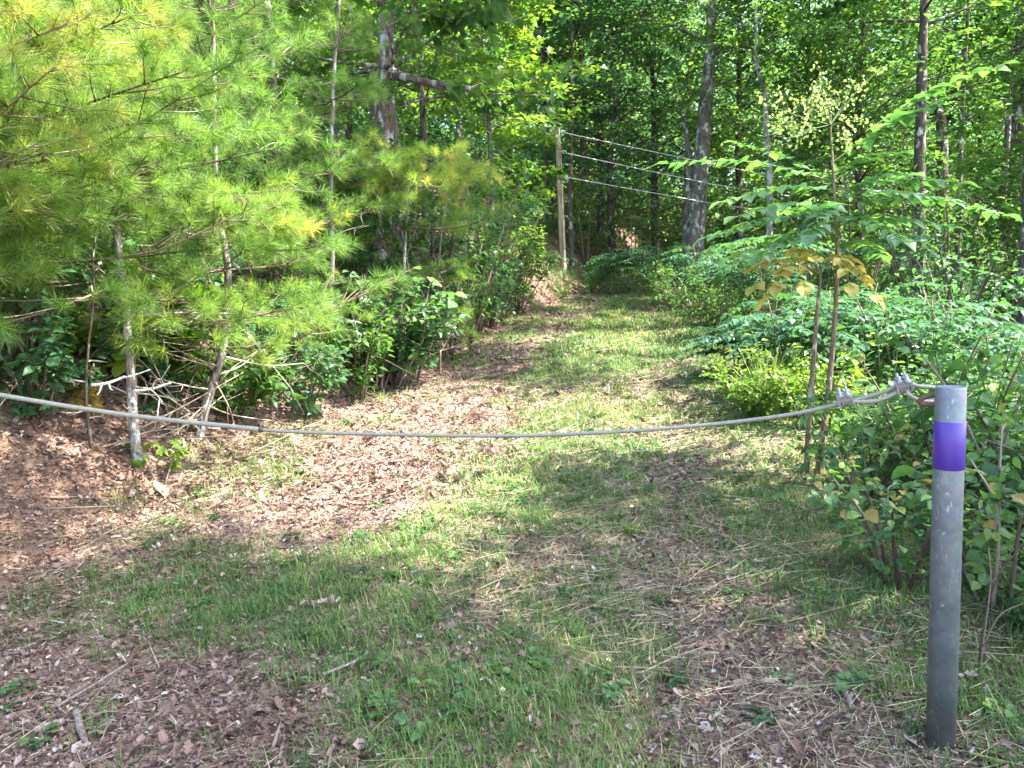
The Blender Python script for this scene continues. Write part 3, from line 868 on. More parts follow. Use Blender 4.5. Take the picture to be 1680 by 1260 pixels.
def trunk_px(spec, d, extra_h=None):
    """trunk polyline through photo pixels at distance d, rooted in the ground; optionally carried up by extra metres"""
    pts = [P(x, y, d) for x, y in spec]
    g = pts[0].copy(); dirn = norm(pts[0] - pts[1])
    for _ in range(200):
        if g[2] <= hz(g[0], g[1]) - .15: break
        g = g + np.array([dirn[0] * .5, dirn[1] * .5, -1.0]) * .04
    if np.linalg.norm(g - pts[0]) > .15: pts = [g] + pts
    else: pts[0] = g
    if extra_h:
        dn = norm(pts[-1] - pts[-2]); dn = norm(dn + np.array([0, 0, .6]))
        pts = pts + [pts[-1] + dn * extra_h * .5 + rng.normal(0, .1, 3), pts[-1] + dn * extra_h]
    return np.array(pts)


def rooted(spec, d, extra_h=None):
    p = trunk_px(spec, d, extra_h); return p, (p[0][0], p[0][1])


# --- pines on the left
p, b = rooted([(622, 470), (624, 400), (630, 200), (634, 20)], 13, 9)
pine('large pine with thick grey lichened trunk and broken dead limb', b, 0, .235, .52, 2.4, M['bark_pine'], p, nw=7, per=5, ln=.14, dead=5)
big = bpy.data.objects['pine_tree']
mb = MB(); c = curve([P(640, 124, 12.95), P(668, 128, 12.7), P(715, 138, 12.5), P(772, 146, 12.3)], 12)
tube(mb, c, np.linspace(.075, .045, 12), 8, .5, 0, .1); mb.build('limb_stub', M['bark_pine'], big, True)

p, b = rooted([(218, 668), (208, 520), (196, 420), (183, 290), (176, 200), (170, 60)], 5.5, 1.0)
pine('slender young pine with white lichen-spotted trunk on the bank', b, 0, .036, .3, 1.4, M['bark_lichen'], p, nw=10, per=4, dead=16)
p, b = rooted([(332, 690), (352, 620), (368, 560), (374, 440), (358, 350), (352, 220), (350, 60)], 6.2, 1.0)
pine('young pine whose grey trunk bends sharply near its foot', b, 0, .042, .3, 1.3, M['bark_grey'], p, nw=10, per=4, dead=12,
     extra=[(.56, P(470, 370, 5.6), .85), (.56, P(420, 330, 5.2), .7)])
p, b = rooted([(146, 700), (141, 640), (146, 560), (155, 480), (152, 430), (158, 360)], 5.3, .3)
pine('thin dark dead pine stem left of the lichen-spotted pine', b, 0, .013, .8, .4, M['bark_dark'], p, nw=2, per=3, dead=10)
p, b = rooted([(66, 560), (70, 400), (74, 270), (70, 120)], 7, 1.5)
pine('young pine with rusty orange-brown stem at the left edge', b, 0, .04, .25, 1.5, M['bark_brown'], p, nw=8, per=4, dead=8, rv=.62)
p, b = rooted([(540, 540), (545, 420), (543, 310), (548, 120)], 9, 1.8)
pine('thin young pine beside the large pine trunk', b, 0, .04, .42, .75, M['bark_grey'], p, nw=6, per=4, dead=10)
p, b = rooted([(452, 560), (455, 400), (450, 200), (446, 40)], 9.5, 1.5)
pine('pine with feathery boughs between bent pine and large pine', b, 0, .06, .32, 1.3, M['bark_dark'], p, nw=9, per=4, dead=8)
p, b = rooted([(268, 560), (262, 400), (258, 200), (262, 40)], 9, 2.5)
pine('tall feathery pine behind the lichen-spotted pine', b, 0, .06, .28, 2.0, M['bark_dark'], p, nw=9, per=5, dead=8)
p, b = rooted([(655, 560), (662, 450), (665, 380), (670, 300)], 10.5, .3)
pine('roadside pine with bright sunlit boughs reaching toward the track', b, 0, .035, .5, 1.2, M['bark_grey'], p, nw=5, per=4, dead=4, rv=.6,
     extra=[(.86, P(790, 285, 9.5), .9), (.8, P(740, 250, 9.2), .85), (.9, P(600, 235, 9.3), .8), (.84, P(560, 290, 9.2), .75), (.7, P(700, 300, 9.0), .85)])  # higher tone values make these boughs' needles paler, painting in sunlight
p, b = rooted([(722, 560), (724, 520), (728, 470)], 10, .3)
pine('knee-high pine seedling at the foot of the left bank', b, 0, .018, .25, .6, M['bark_brown'], p, nw=4, per=4, dead=0, ln=.1, rv=.6, nl=6)
p, b = rooted([(480, 640), (478, 560), (476, 480)], 8.4, .5)
pine('small bushy pine sapling low on the leafy bank', b, 0, .02, .3, .8, M['bark_brown'], p, nw=4, per=4, dead=2, ln=.1, rv=.55, nl=6)
bx_, by_ = -4.0, 4.6
p = np.array([(bx_, by_, float(hz(bx_, by_)) - .2), (bx_ + .05, by_, 2.2), (bx_ + .1, by_ + .05, 3.6), (bx_ + .1, by_, 6.5)])
pine('nearest pine with long dark limbs reaching in from the left', (bx_, by_), 0, .08, .42, 1.7, M['bark_dark'], p, nw=7, per=5, dead=6, rv=.66,
     extra=[(.42, P(300, 118, 4.1), .6), (.4, P(420, 80, 4.4), .5), (.36, P(200, 205, 4.0), .6), (.4, P(90, 110, 3.5), .85), (.45, P(110, 40, 3.6), .9), (.33, P(60, 235, 3.6), .75), (.5, P(230, 20, 3.8), .85), (.3, P(50, 330, 4.2), .6), (.24, P(110, 410, 4.9), .55), (.2, P(20, 450, 4.4), .6), (.3, P(150, 320, 4.6), .5)])

# --- left broad-leaved trees and shrubs
def gx(px, d): return (GX(px, d), d)


p, b = rooted([(552, 300), (550, 190), (548, 30)], 20, 6)
broad_tree('tree', 'dark straight tree trunk paired behind the large pine', b, 0, .17, .5, 3, M['mid'], M['bark_dark'], pts=p, ls=.13)
p, b = rooted([(574, 300), (573, 190), (575, 60)], 18, 6)
broad_tree('tree', 'slim dark tree just left of the large pine trunk', b, 0, .12, .5, 2.6, M['lime'], M['bark_dark'], pts=p, ls=.13)
p, b = rooted([(462, 330), (461, 290), (459, 200)], 14, 4)
broad_tree('birch_tree', 'pale white-barked young birch seen between the pine boughs', b, 0, .07, .55, 1.8, M['lime'], M['bark_lichen'], pts=p, ls=.1, nl=14)
broad_tree('hickory_tree', 'broad-leaved tree with big drooping leaves overhanging the track', (-1.8, 13.2), 9, .11, .33, 3.0, M['mid'], M['bark_grey'], nl=30, cl=5, lpc=30, ls=.22, T=T_OVATE, droopy=.5, bias=(.1, .5), spr=.5)
broad_tree('maple_tree', 'sunlit yellow-green maple just left of the utility pole', gx(808, 19), 7, .08, .22, 1.6, M['lime'], M['bark_grey'], nl=22, cl=5, lpc=36, ls=.16, T=T_STAR, spr=.5)
for px, d, h, cr, mt, lab in ((60, 13, 10, 2.6, 'lime', 'leafy young tree behind the orange-stemmed pine'),
                              (230, 15, 11, 3.0, 'mid', 'bushy tree in the wood behind the lichen-spotted pine'),
                              (380, 13, 9, 2.6, 'mid', 'leafy tree filling the gap behind the bent pine'),
                              (700, 17, 10, 2.6, 'mid', 'slim leafy tree right of the large pine trunk'),
                              (760, 23, 13, 3.2, 'lime', 'tall pale green tree behind the big-leaved overhanging tree')):
    broad_tree('tree', lab, gx(px, d), h, .09, .2, cr, M[mt], M['bark_dark'], nl=28, cl=5, lpc=58, ls=.125)
for px, d, h, w, mt, ls, T, lab in (
        (590, 10.5, 2.6, 1.0, 'mid', .1, T_OVATE, 'leafy shrub standing against the large pine foot'),
        (640, 9.2, 1.3, .8, 'herb', .09, T_BROAD, 'low pale-leaved shrub at the bank foot by roadside pine'),
        (760, 13, 2.6, 1.1, 'mid', .09, T_OVATE, 'rounded green shrub on the bank between pine seedling and maple'),
        (800, 15, 3.2, 1.2, 'dark', .09, T_OVATE, 'tall dark shrub leaning out over the track edge'),
        (848, 17.5, 2.0, .8, 'mid', .09, T_OVATE, 'bright leafy shrub just left of the utility pole base'),
        (868, 21.5, 1.5, .6, 'lime', .09, T_OVATE, 'small yellow-green shrub behind the utility pole base'),
        (480, 8.2, .9, .5, 'herb', .08, T_OVATE, 'small leafy shrub at the bank foot near dead leaves'),
        (420, 7.6, .8, .5, 'dark', .08, T_OVATE, 'low dark green shrub beside the bent pine foot'),
        (520, 9.6, 2.4, .9, 'mid', .085, T_OVATE, 'upright twiggy shrub below the feathery pine boughs'),
        (395, 9.5, 2.0, .8, 'mid', .085, T_OVATE, 'green shrub on the bank behind the bent pine'),
        (80, 6.4, 1.3, .8, 'lime', .09, T_OVATE, 'pale green shrub on the upper bank at far left'),
        (25, 5.6, 1.1, .7, 'herb', .1, T_OVATE, 'leafy weed-like shrub nearest the left edge of the bank'),
        (330, 11, 2.2, .9, 'mid', .09, T_OVATE, 'leafy shrub high on the bank right of lichen-spotted pine'),
        (180, 9, 1.8, .9, 'mid', .09, T_OVATE, 'leafy shrub high on the bank behind the thin dead stem'),
        (110, 11, 2.4, 1.1, 'herb', .1, T_OVATE, 'pale green tall shrub high on the bank at left'),
        (560, 12.5, 3.0, 1.1, 'mid', .09, T_OVATE, 'tall leafy shrub just left of the large pine foot'),
        (300, 7.6, 1.0, 0.6, 'dark', .085, T_OVATE, 'dark leafy bush on the bank face between the two slender pines'),
        (440, 8.6, 1.1, 0.7, 'mid', .085, T_OVATE, 'mid-green bush at the bank foot right of bent pine'),
        (350, 8.8, 1.5, 0.8, 'dark', .085, T_OVATE, 'dark bush higher up the bank above the mossy hump'),
        (545, 10.2, 1.3, 0.8, 'dark', .085, T_OVATE, 'dark spreading bush below the thin young pine'),
        (140, 7.6, 1.2, 0.7, 'mid', .085, T_OVATE, 'bush on the bank face behind the mossy stump'),
        (60, 5.3, 0.7, 0.5, 'dark', .085, T_OVATE, 'low dark bush nearest the cable at the left edge'),
        (730, 11.5, 1.5, 0.8, 'mid', .085, T_OVATE, 'rounded bush beside the pine seedling at the track edge'),
        (810, 16, 1.7, 0.9, 'mid', .085, T_OVATE, 'bush at the track edge under the yellow-green maple'),
        (250, 9.5, 1.6, 0.9, 'mid', .085, T_OVATE, 'bush high on the bank right of the lichen-spotted trunk'),
        (495, 7.5, 0.75, 0.55, 'dark', .085, T_OVATE, 'small dark bush at the track edge below the bushy pine sapling'),
        (585, 8.5, 0.95, 0.65, 'mid', .085, T_OVATE, 'green bush at the track edge below the large pine'),
        (655, 9.2, 0.9, 0.6, 'dark', .085, T_OVATE, 'dark bush in front of the glossy evergreen shrub'),
        (385, 6.8, 0.65, 0.5, 'mid', .085, T_OVATE, 'small green bush just right of the bent trunk foot'),
        (255, 6.3, 0.6, 0.45, 'dark', .085, T_OVATE, 'small dark bush between lichen-spotted trunk and bent trunk'),
        (775, 13.5, 1.6, 0.8, 'dark', .085, T_OVATE, 'dark bush halfway up the left edge of the track'),
        (700, 12, 3.2, 1.0, 'dark', .09, T_OVATE, 'dark slender shrub behind the knee-high pine seedling')):
    shrub('shrub', lab, gx(px, d), h, w, M[mt], M['twig_dark'], ns=13 if h > 1.5 else 11, lps=110 if h > 1.5 else 60, ls=ls * 1.08, T=T, stop=.14)
shrub('laurel_shrub', 'glossy dark evergreen shrub with long whorled leaves by track', gx(672, 9.6), 1.3, .9, M['laurel'], M['twig'], ns=10, ls=.15, T=T_LANCE, whorl=True)
shrub('laurel_shrub', 'small glossy evergreen shrub hanging over the shaded bank hollow', gx(615, 9.0), 1.0, .7, M['laurel'], M['twig'], ns=7, ls=.14, T=T_LANCE, whorl=True)
shrub('maple_sapling', 'young maple with star-shaped leaves right of lichen-spotted trunk', gx(292, 6.9), .8, .5, M['lime'], M['twig'], ns=7, lps=44, ls=.16, T=T_STAR, cat='sapling', stop=.5)
shrub('maple_sapling', 'young maple with star-shaped leaves left of lichen-spotted trunk', gx(222, 6.1), .7, .42, M['lime'], M['twig'], ns=7, lps=44, ls=.15, T=T_STAR, cat='sapling', stop=.5)
shrub('maple_sapling', 'tiny maple seedling with one spray beside the white broken branch', gx(262, 5.4), .28, .2, M['lime'], M['twig'], ns=2, lps=12, ls=.09, T=T_STAR, cat='sapling', stop=.6)

# --- right-hand trees with trunks in view
p, b = rooted([(1140, 415), (1147, 300), (1158, 170), (1166, 60)], 26, 8)
lt = broad_tree('leaning_tree', 'big leaning double-trunked tree beyond the wires', b, 0, .37, .62, 3.6, M['mid'], M['bark_grey'], pts=p, ls=.15)
mb = MB(); q = trunk_px([(1128, 415), (1130, 330), (1130, 250), (1122, 200)], 26.2)
tube(mb, curve(q, 14), np.linspace(.24, .07, 14), 9, .5, 0, .06)
for e in ((1100, 150), (1140, 140), (1112, 180)): tube(mb, curve([q[-2], q[-1], P(*e, 26)], 7), np.linspace(.05, .01, 7), 4)
mb.build('second_trunk', M['bark_grey'], lt, True)
mb = MB()
for a_, e_ in (((1160, 130), (1235, 60)), ((1163, 105), (1215, 40)), ((1158, 150), (1230, 130)), ((1162, 115), (1250, 20))):
    s_, t_ = P(*a_, 26), P(*e_, 25.2); tube(mb, curve([s_, (s_ + t_) / 2 + np.array([0, 0, .15]), t_], 8), np.linspace(.05, .015, 8), 5)
mb.build('bare_limb', M['bark_grey'], lt, True)
p, b = rooted([(1262, 400), (1263, 300), (1256, 200), (1254, 150), (1240, 100), (1241, 40)], 24, 5)
broad_tree('tree', 'slim pale tree with a sinuous S-bent trunk', b, 0, .115, .6, 2.2, M['mid'], M['bark_pale'], pts=p, ls=.14, nl=14)
p, b = rooted([(1506, 470), (1508, 300), (1513, 100), (1516, -10)], 18, 8)
broad_tree('tree', 'tall straight dark tree behind the right end of the cable', b, 0, .18, .58, 3.4, M['mid'], M['bark_dark'], pts=p, ls=.14)
p, b = rooted([(1545, 470), (1546, 330), (1544, 200)], 21, 1.0)
broad_tree('tree_snag', 'thick dark broken snag beside the tall straight tree', b, 0, .24, .7, 1.6, M['dark'], M['bark_dark'], pts=p, ls=.1, nl=6, cl=3, lpc=12)
p, b = rooted([(1572, 430), (1574, 300), (1580, 160)], 20, 7)
broad_tree('tree', 'thin dark tree right of the broken snag', b, 0, .1, .55, 2.2, M['mid'], M['bark_dark'], pts=p, ls=.13, nl=16)
p, b = rooted([(1378, 300), (1382, 190), (1402, -10)], 29, 5)
broad_tree('tree', 'thin leaning tree far behind the flowering sapling top', b, 0, .14, .6, 2.6, M['mid'], M['bark_dark'], pts=p, ls=.16, nl=14)
p, b = rooted([(1640, 400), (1655, 200), (1676, -10)], 19, 6)
broad_tree('tree', 'slender leaning tree nearest the right edge', b, 0, .1, .55, 2.4, M['lime'], M['bark_dark'], pts=p, ls=.13, nl=16)
p, b = rooted([(940, 490), (937, 400), (936, 300)], 25.5, 7)
broad_tree('tree', 'thin dark tree standing right behind the utility pole', b, 0, .12, .5, 2.4, M['dark'], M['bark_dark'], pts=p, ls=.14, nl=18)
p, b = rooted([(985, 470), (986, 330), (984, 200)], 31, 5)
broad_tree('tree', 'dark-stemmed tree in the shaded gap right of pole', b, 0, .2, .4, 3.2, M['dark'], M['bark_dark'], pts=p, ls=.17, nl=22)

for px, d, h, cr, lo, mt, lab in (
        (1010, 27, 11, 3.0, .2, 'far', 'rounded blue-green tree right of the utility pole above the wires'),
        (1075, 30, 13, 3.4, .15, 'far', 'dark full tree between utility pole and leaning double trunk'),
        (1215, 29, 13, 3.2, .2, 'lime', 'full green tree between leaning double trunk and S-bent trunk'),
        (1320, 25, 11, 3.0, .2, 'far', 'broad understorey tree behind the flowering sapling'),
        (1405, 22, 9, 2.2, .12, 'mid', 'bushy tree left of the tall straight dark trunk'),
        (1600, 25, 8, 2.6, .1, 'dark', 'dark low tree in shade right of the tall straight trunk'),
        (1760, 13, 6, 1.9, .1, 'mid', 'leafy tree spreading in from the right edge'),
        (1660, 24, 12, 3.2, .2, 'lime', 'tall yellow-green tree behind the right-edge trunks'),
        (1480, 30, 14, 3.6, .2, 'far', 'tall leafy tree in the distance between flowering sapling and snag'),
        (900, 29, 13, 3.2, .25, 'lime', 'tall sunlit tree rising behind the utility pole top'),
        (960, 35, 16, 3.8, .2, 'lime', 'highest bright-topped tree at the end of the track'),
        (1130, 36, 16, 3.8, .2, 'far', 'distant tree whose crown shows behind the leaning trunk'),
        (620, 26, 14, 3.4, .25, 'mid', 'tall tree behind the crown of the large pine'),
        (470, 24, 14, 3.4, .2, 'lime', 'pale tree deep in the wood behind the birch'),
        (320, 24, 14, 3.4, .2, 'mid', 'tall tree deep in the wood behind the bent pine'),
        (140, 22, 13, 3.4, .2, 'lime', 'sunlit tree deep in the wood at upper left')):
    broad_tree('tree', lab, gx(px, d), h, .06 + .008 * h, lo, cr, M[mt], M['bark_dark'], nl=40, cl=5, lpc=60, ls=.095 + .0022 * d, spr=.6)  # the lime leaf colour paints a sunlit look onto some of these crowns

# tall road-side trees whose crowns spread over the track and shade it
for x_, y_, h, lo, cr, bz, lab in ((6.8, 10.2, 15, .55, 3.6, math.pi, 'tall tree outside the frame whose crown shades the post'),
                                   (9.8, 15.0, 17, .55, 4.4, math.pi, 'tall tree whose high crown shades the middle of the track'),
                                   (8.8, 1.4, 14, .5, 2.9, math.pi, 'tall tree beside the frame whose crown shades the nearest litter')):
    broad_tree('tree', lab, (x_, y_), h, .19, lo, cr, M['mid'], M['bark_dark'], nl=23, cl=6, lpc=85, ls=.16, spr=.62, bias=(bz, .5))

# --- low shrubs on the right
def compound_shrub(label, base_xy, h, w, ns, nf, size, npair, leaf, name='sumac_shrub', group=None, T=T_OVATE):
    bx, by = base_xy; bz = float(hz(bx, by)); root = thing(name, label, 'shrub', (bx, by, bz), group)
    mb, fb = MB(), MB()
    for k in range(ns):
        az = k * 2.4 + rng.random(); o = w * .5 * rng.random(); hh = h * rng.uniform(.7, 1.0)
        p0 = np.array([bx + .1 * math.cos(az), by + .1 * math.sin(az), bz - .03]); e = p0 + np.array([math.cos(az) * o, math.sin(az) * o, hh])
        c = curve([p0, (p0 + e) / 2 + rng.normal(0, .04, 3), e], 10)
        tube(mb, c, np.linspace(.014, .006, 10), 6, .6)
        for q in range(nf):
            a2 = q * 2.399 + rng.random() * .5; v = .55 + .45 * q / nf; s = at_curve(c, min(v, .999)); L = w * rng.uniform(.55, .85)
            t = s + np.array([math.cos(a2) * L, math.sin(a2) * L, rng.normal(.02, .07) * L])
            frond(fb, s, t, npair, size, T, 0, 1, .13, rng.normal(.5, .12), jit=.17)
    mb.build('stem', M['bark_sap'], root, True); fb.build('foliage', [leaf, M['stem']], root)
    return root


for px, d, h, w, lab in ((1300, 7.6, .95, .8, 'low shrub with sunlit feathery leaves behind the twin stems'),
                         (1210, 8.8, .7, .7, 'low feathery shrub at the track edge left of twin stems'),
                         (1395, 8.6, 1.05, .85, 'feathery shrub with pale shining leaves right of twin stems'),
                         (1490, 7.2, 1.15, .8, 'upright feathery shrub behind the cable clamps'),
                         (1560, 8.0, 1.1, .8, 'feathery shrub directly behind the steel post'),
                         (1650, 6.8, 1.0, .8, 'feathery shrub right of the steel post near frame edge'),
                         (1180, 14, 1.5, 1.1, 'spreading blue-green feathery shrub below the leaning tree'),
                         (1255, 12, 1.5, 1.1, 'layered blue-green feathery shrub beyond the rust-leaved sapling'),
                         (1330, 13.5, 1.7, 1.2, 'tall layered feathery shrub in mid distance right of track'),
                         (1090, 19, 1.4, 1.1, 'bluish feathery shrub beside the bend of the track'),
                         (1020, 22.5, 1.4, 1.2, 'feathery shrub at the track end right of the pole')):
    compound_shrub(lab, gx(px, d), h * 1.12, w, 6, 7, .1 + .003 * d, 9, M['sumac'])
for px, d, h, w, mt, ls, lab in ((1475, 3.5, .62, .5, 'herb', .045, 'bushy small-leaved shrub just left of the steel post'),
                                 (1640, 3.2, .8, .5, 'herb', .05, 'leafy shrub right of the steel post foot'),
                                 (1600, 4.2, .95, .6, 'herb', .055, 'taller green shrub behind the purple band'),
                                 (1700, 3.9, 1.1, .6, 'herb', .06, 'shrub half out of view right of post'),
                                 (1430, 4.7, .6, .5, 'herb', .05, 'yellowish-green shrub below the cable clamps'),
                                 (1520, 5.4, .9, .6, 'herb', .06, 'round-leaved shrub seen just left of the post top'),
                                 (1255, 7.0, .55, .5, 'lime', .06, 'sunlit golden-green bush at the track edge'),  # sunlight on this bush is put into its lime leaf colour
                                 (1330, 6.6, .7, .5, 'lime', .06, 'bright yellow-green bush between the twin stems'),  # lime leaves here too, brightness of the sun painted in
                                 (1150, 15.5, 1.2, .9, 'mid', .075, 'dense rounded green bush along the right track edge'),
                                 (1110, 17.5, 1.2, .9, 'mid', .08, 'dense green bush at the inside of the bend'),
                                 (1195, 12.5, .9, .7, 'mid', .07, 'low dense bush between track and feathery shrubs'),
                                 (1620, 10, 2.6, 1.3, 'dark', .1, 'tall dark shrub in shade behind the post'),
                                 (1690, 15, 3.2, 1.6, 'mid', .11, 'dense dark shrub at the far right edge of the wood'),
                                 (1630, 19, 3.2, 1.7, 'mid', .12, 'broad shrub between slender right-edge tree and snag'),
                                 (1540, 13, 3.0, 1.5, 'mid', .11, 'tall mid-green shrub below the broken snag'),
                                 (1400, 15.5, 3.0, 1.5, 'mid', .11, 'tall rounded shrub behind the flowering sapling'),
                                 (1040, 27, 3.0, 1.6, 'mid', .13, 'bush in front of the dark gap below the wires'),
                                 (960, 27, 2.6, 1.4, 'lime', .13, 'lit bush at the foot of the trees behind pole')):
    shrub('shrub', lab, gx(px, d), h, w, M[mt], M['twig_dark'], ns=9 if d < 6 else 13, lps=56 if d < 6 else 80, ls=ls, T=T_BROAD if d < 6 else T_OVATE, stop=.15)
# tall grass clump at the track edge
t = thing('grass_clump', 'clump of long arching grass blades at the sunlit track edge', 'plant', (*gx(1262, 6.9), float(hz(*gx(1262, 6.9)))))
mb = MB()
for k in range(5):
    x, y = gx(1262, 6.9); scatter_plants(mb, HERB['grassy'][k % 3], np.array([[x + rng.normal(0, .06), y + rng.normal(0, .06), float(hz(x, y))]]), np.array([k * 1.3]), np.array([.75 + .15 * rng.random()]), np.array([.6]))
mb.build('blades', [M['grass'], M['stem']], t)

# ------------------------------------------------------------------ flowering sapling and rust-leaved sapling
D0 = 5.25
pB = trunk_px([(1338, 796), (1352, 700), (1367, 560), (1374, 420), (1368, 300), (1362, 200)], D0)
root = thing('flowering_sapling', 'tall slim sapling with layered feathery leaves and pale flower head', 'sapling', pB[0])
mb = MB(); c = curve(pB, 40); tube(mb, c, np.linspace(.026, .005, 40) * (1 + .5 * np.exp(-np.linspace(0, 40, 40))), 9, .5, 0, .07)
mb.build('trunk', M['bark_sap'], root, True)
for (ax, ay), mids, (ex, ey), dd, npair, sz in (
        ((1369, 264), None, (1545, 165), -.1, 8, .125), ((1420, 216), None, (1640, 108), .35, 8, .12), ((1363, 296), None, (1098, 268), -.1, 9, .125),
        ((1365, 300), None, (1210, 235), .5, 7, .1), ((1368, 312), None, (1190, 330), -.35, 9, .115), ((1368, 312), None, (1572, 300), -.2, 9, .115),
        ((1369, 335), None, (1650, 352), .1, 11, .11), ((1370, 330), None, (1500, 285), .6, 8, .1), ((1371, 352), None, (1165, 388), -.1, 10, .11),
        ((1372, 352), None, (1480, 392), -.6, 8, .11), ((1372, 372), None, (1250, 418), -.5, 8, .105), ((1372, 372), None, (1480, 365), .45, 8, .1),
        ((1372, 360), None, (1270, 345), .6, 8, .1), ((1370, 325), None, (1540, 325), -.5, 8, .11), ((1371, 345), None, (1210, 355), -.6, 9, .11), ((1372, 365), None, (1560, 372), -.3, 8, .1), ((1372, 385), None, (1200, 425), -.3, 8, .1), ((1366, 285), None, (1480, 250), .3, 7, .1), ((1373, 395), None, (1200, 400), .5, 9, .1), ((1370, 335), None, (1330, 385), -.8, 8, .11), ((1373, 400), None, (1450, 420), .6, 8, .1)):
    fb = MB(); A = P(ax, ay, D0 + (.35 if ay == 216 else 0)); B = P(ex, ey, D0 + dd)
    frond(fb, A, B, npair + 3, sz * 1.25, T_OVATE, 0, 1, .06, rng.normal(.55, .1), wid=1.25, stem_r=.005, jit=.2)
    fb.build('frond', [M['sapling'], M['stem']], root)
pb, pf = MB(), MB()
for ex, ey, dd in ((1275, 150, .1), (1300, 225, -.1), (1345, 110, .1), (1400, 135, .2), (1445, 112, .2), (1420, 195, -.1), (1262, 200, .2), (1392, 232, -.2), (1320, 165, -.2), (1365, 160, .3), (1240, 165, .0), (1340, 150, -.3)):
    s_, e_ = P(1362, 205, D0), P(ex, ey, D0 + dd); cc = curve([s_, (s_ + e_) / 2 + rng.normal(0, .02, 3), e_], 12)
    tube(pb, cc, np.linspace(.004, .0015, 12), 4, .2)
    n_ = 46; i = rng.integers(5, 12, n_); pos = cc[i] + rng.normal(0, .033, (n_, 3))
    scatter(pf, T_BROAD, pos, rdir(n_), rdir(n_, .6), .016 + .012 * rng.random(n_), rng.random(n_))
    for q in range(8):
        j = rng.integers(5, 12); tube(pb, [cc[j], cc[j] + rng.normal(0, .035, 3)], [.0015, .0008], 3, .2)
h_ = pb.build('flower_stalk', M['stem'], root); pf.build('flower_head', M['panicle'], root)

pA = trunk_px([(1322, 796), (1328, 680), (1337, 560), (1346, 450)], D0 - .05)
root = thing('rust_leaved_sapling', 'slim sapling with drooping rust-yellow leaves, forked at top', 'sapling', pA[0])
mb = MB(); c = curve(pA, 26); tube(mb, c, np.linspace(.024, .01, 26), 9, .5, 0, .07)
frk = [P(1330, 430, D0 - .1), P(1366, 425, D0 - .1), P(1300, 440, D0 - .3)]
for e in frk: tube(mb, curve([c[-1], (c[-1] + e) / 2 + np.array([0, 0, .02]), e], 6), np.linspace(.008, .004, 6), 5)
mb.build('trunk', M['bark_sap'], root, True)
fb = MB()
for s_, (ex, ey), dd in ((0, (1238, 470), -.3), (0, (1255, 490), -.1), (2, (1236, 440), .1), (2, (1275, 470), -.5), (1, (1440, 490), -.2), (1, (1420, 455), .2), (0, (1300, 415), .3), (1, (1395, 470), -.5), (0, (1320, 470), -.5)):
    frond(fb, frk[s_], P(ex, ey, D0 - .1 + dd), 5, .095, T_BROAD, 0, 1, .16, rng.normal(.5, .15), wid=1.1)
fb.build('foliage', [M['rust'], M['stem']], root)

# ------------------------------------------------------------------ steel post
DP = 2.45
for _ in range(30):
    q_ = P(1543, 1222, DP); DP += .5 * (q_[2] - float(hz(q_[0], q_[1])))
pt, pbm = P(1560, 634, DP), P(1543, 1222, DP)
ax = norm(pt - pbm); gz = float(hz(pbm[0], pbm[1]))
pbm = pbm + ax * ((gz - .12 - pbm[2]) / ax[2]); HP = np.linalg.norm(pt - pbm); RP = .0435
post = thing('steel_post', 'grey galvanised steel post with a purple band', 'post', (pbm[0], pbm[1], gz))
mb = MB(); lathe(mb, [(RP, 0), (RP, HP - .006), (RP - .002, HP - .002), (RP - .005, HP), (RP - .006, HP - .0015)], pbm, ax, 40); pp = mb.build('pipe', M['steel'], post, False)
for pl in pp.data.polygons: pl.use_smooth = len(pl.vertices) == 4
def on_post(py): return np.linalg.norm(P(1556, py, DP) - pbm)
s1, s0 = np.dot(P(1558, 690, DP) - pbm, ax), np.dot(P(1556, 768, DP) - pbm, ax)
mb = MB(); lathe(mb, [(RP + .0004, s0), (RP + .0016, s0 + .0015), (RP + .0016, s1 - .0015), (RP + .0004, s1)], pbm, ax, 40)
bd = mb.build('purple_band', M['purple'], post, False)
for pl in bd.data.polygons: pl.use_smooth = len(pl.vertices) == 4
# lug welded to the post
lugp = pbm + ax * np.dot(P(1540, 653, DP) - pbm, ax)
side = norm(P(1500, 660, DP + .03) - P(1540, 655, DP)); fwd = norm(np.cross(side, ax)); sd2 = np.cross(ax, fwd)
mb = MB()
ang = np.linspace(-math.pi * .5, math.pi * .5, 14)
lc = [lugp - sd2 * 0 + side * (RP - .01 + .052 * math.cos(a)) + ax * .016 * math.sin(a) for a in ang]
tube(mb, lc, .0075, 8); mb.build('shackle', M['rust_metal'], post, True)

# ------------------------------------------------------------------ cable
def CP(px, py, d): return P(px, py, d)


eye_c = lugp + side * (RP + .035)
main = [P(-420, 560, 3.1), P(-200, 610, 3.05), P(0, 648, 3.0), P(210, 681, 2.96), P(430, 705, 2.9), P(640, 713, 2.86), P(840, 715, 2.8), P(1000, 709, 2.74), P(1160, 697, 2.68), P(1290, 681, 2.6), P(1385, 661, 2.53)]
cl1, cl2 = P(1387, 657, 2.52), P(1483, 634, 2.46)
up_off = np.array([0, 0, .009])
main += [P(1440, 649, 2.49) + up_off * .6, cl2 + up_off, P(1508, 634, 2.45), P(1532, 636, 2.455)]
tail = [P(1538, 646, 2.46), P(1530, 658, 2.455), P(1506, 656, 2.44), P(1490, 647, 2.44), cl2 - up_off * .9 + np.array([0, -.006, 0]), P(1440, 655, 2.47) - up_off * .5, cl1 - up_off * .6 + np.array([0, -.008, 0]), P(1378, 668, 2.52)]
cable = thing('cable', 'pale sheathed wire cable sagging across the track', 'cable', (0, 2.8, 0))
mb = MB(); tube(mb, curve(main + tail, 900), .0068, 12, .5, 0, 0, 6, 60); mb.build('wire_rope', M['rope'], cable, True)
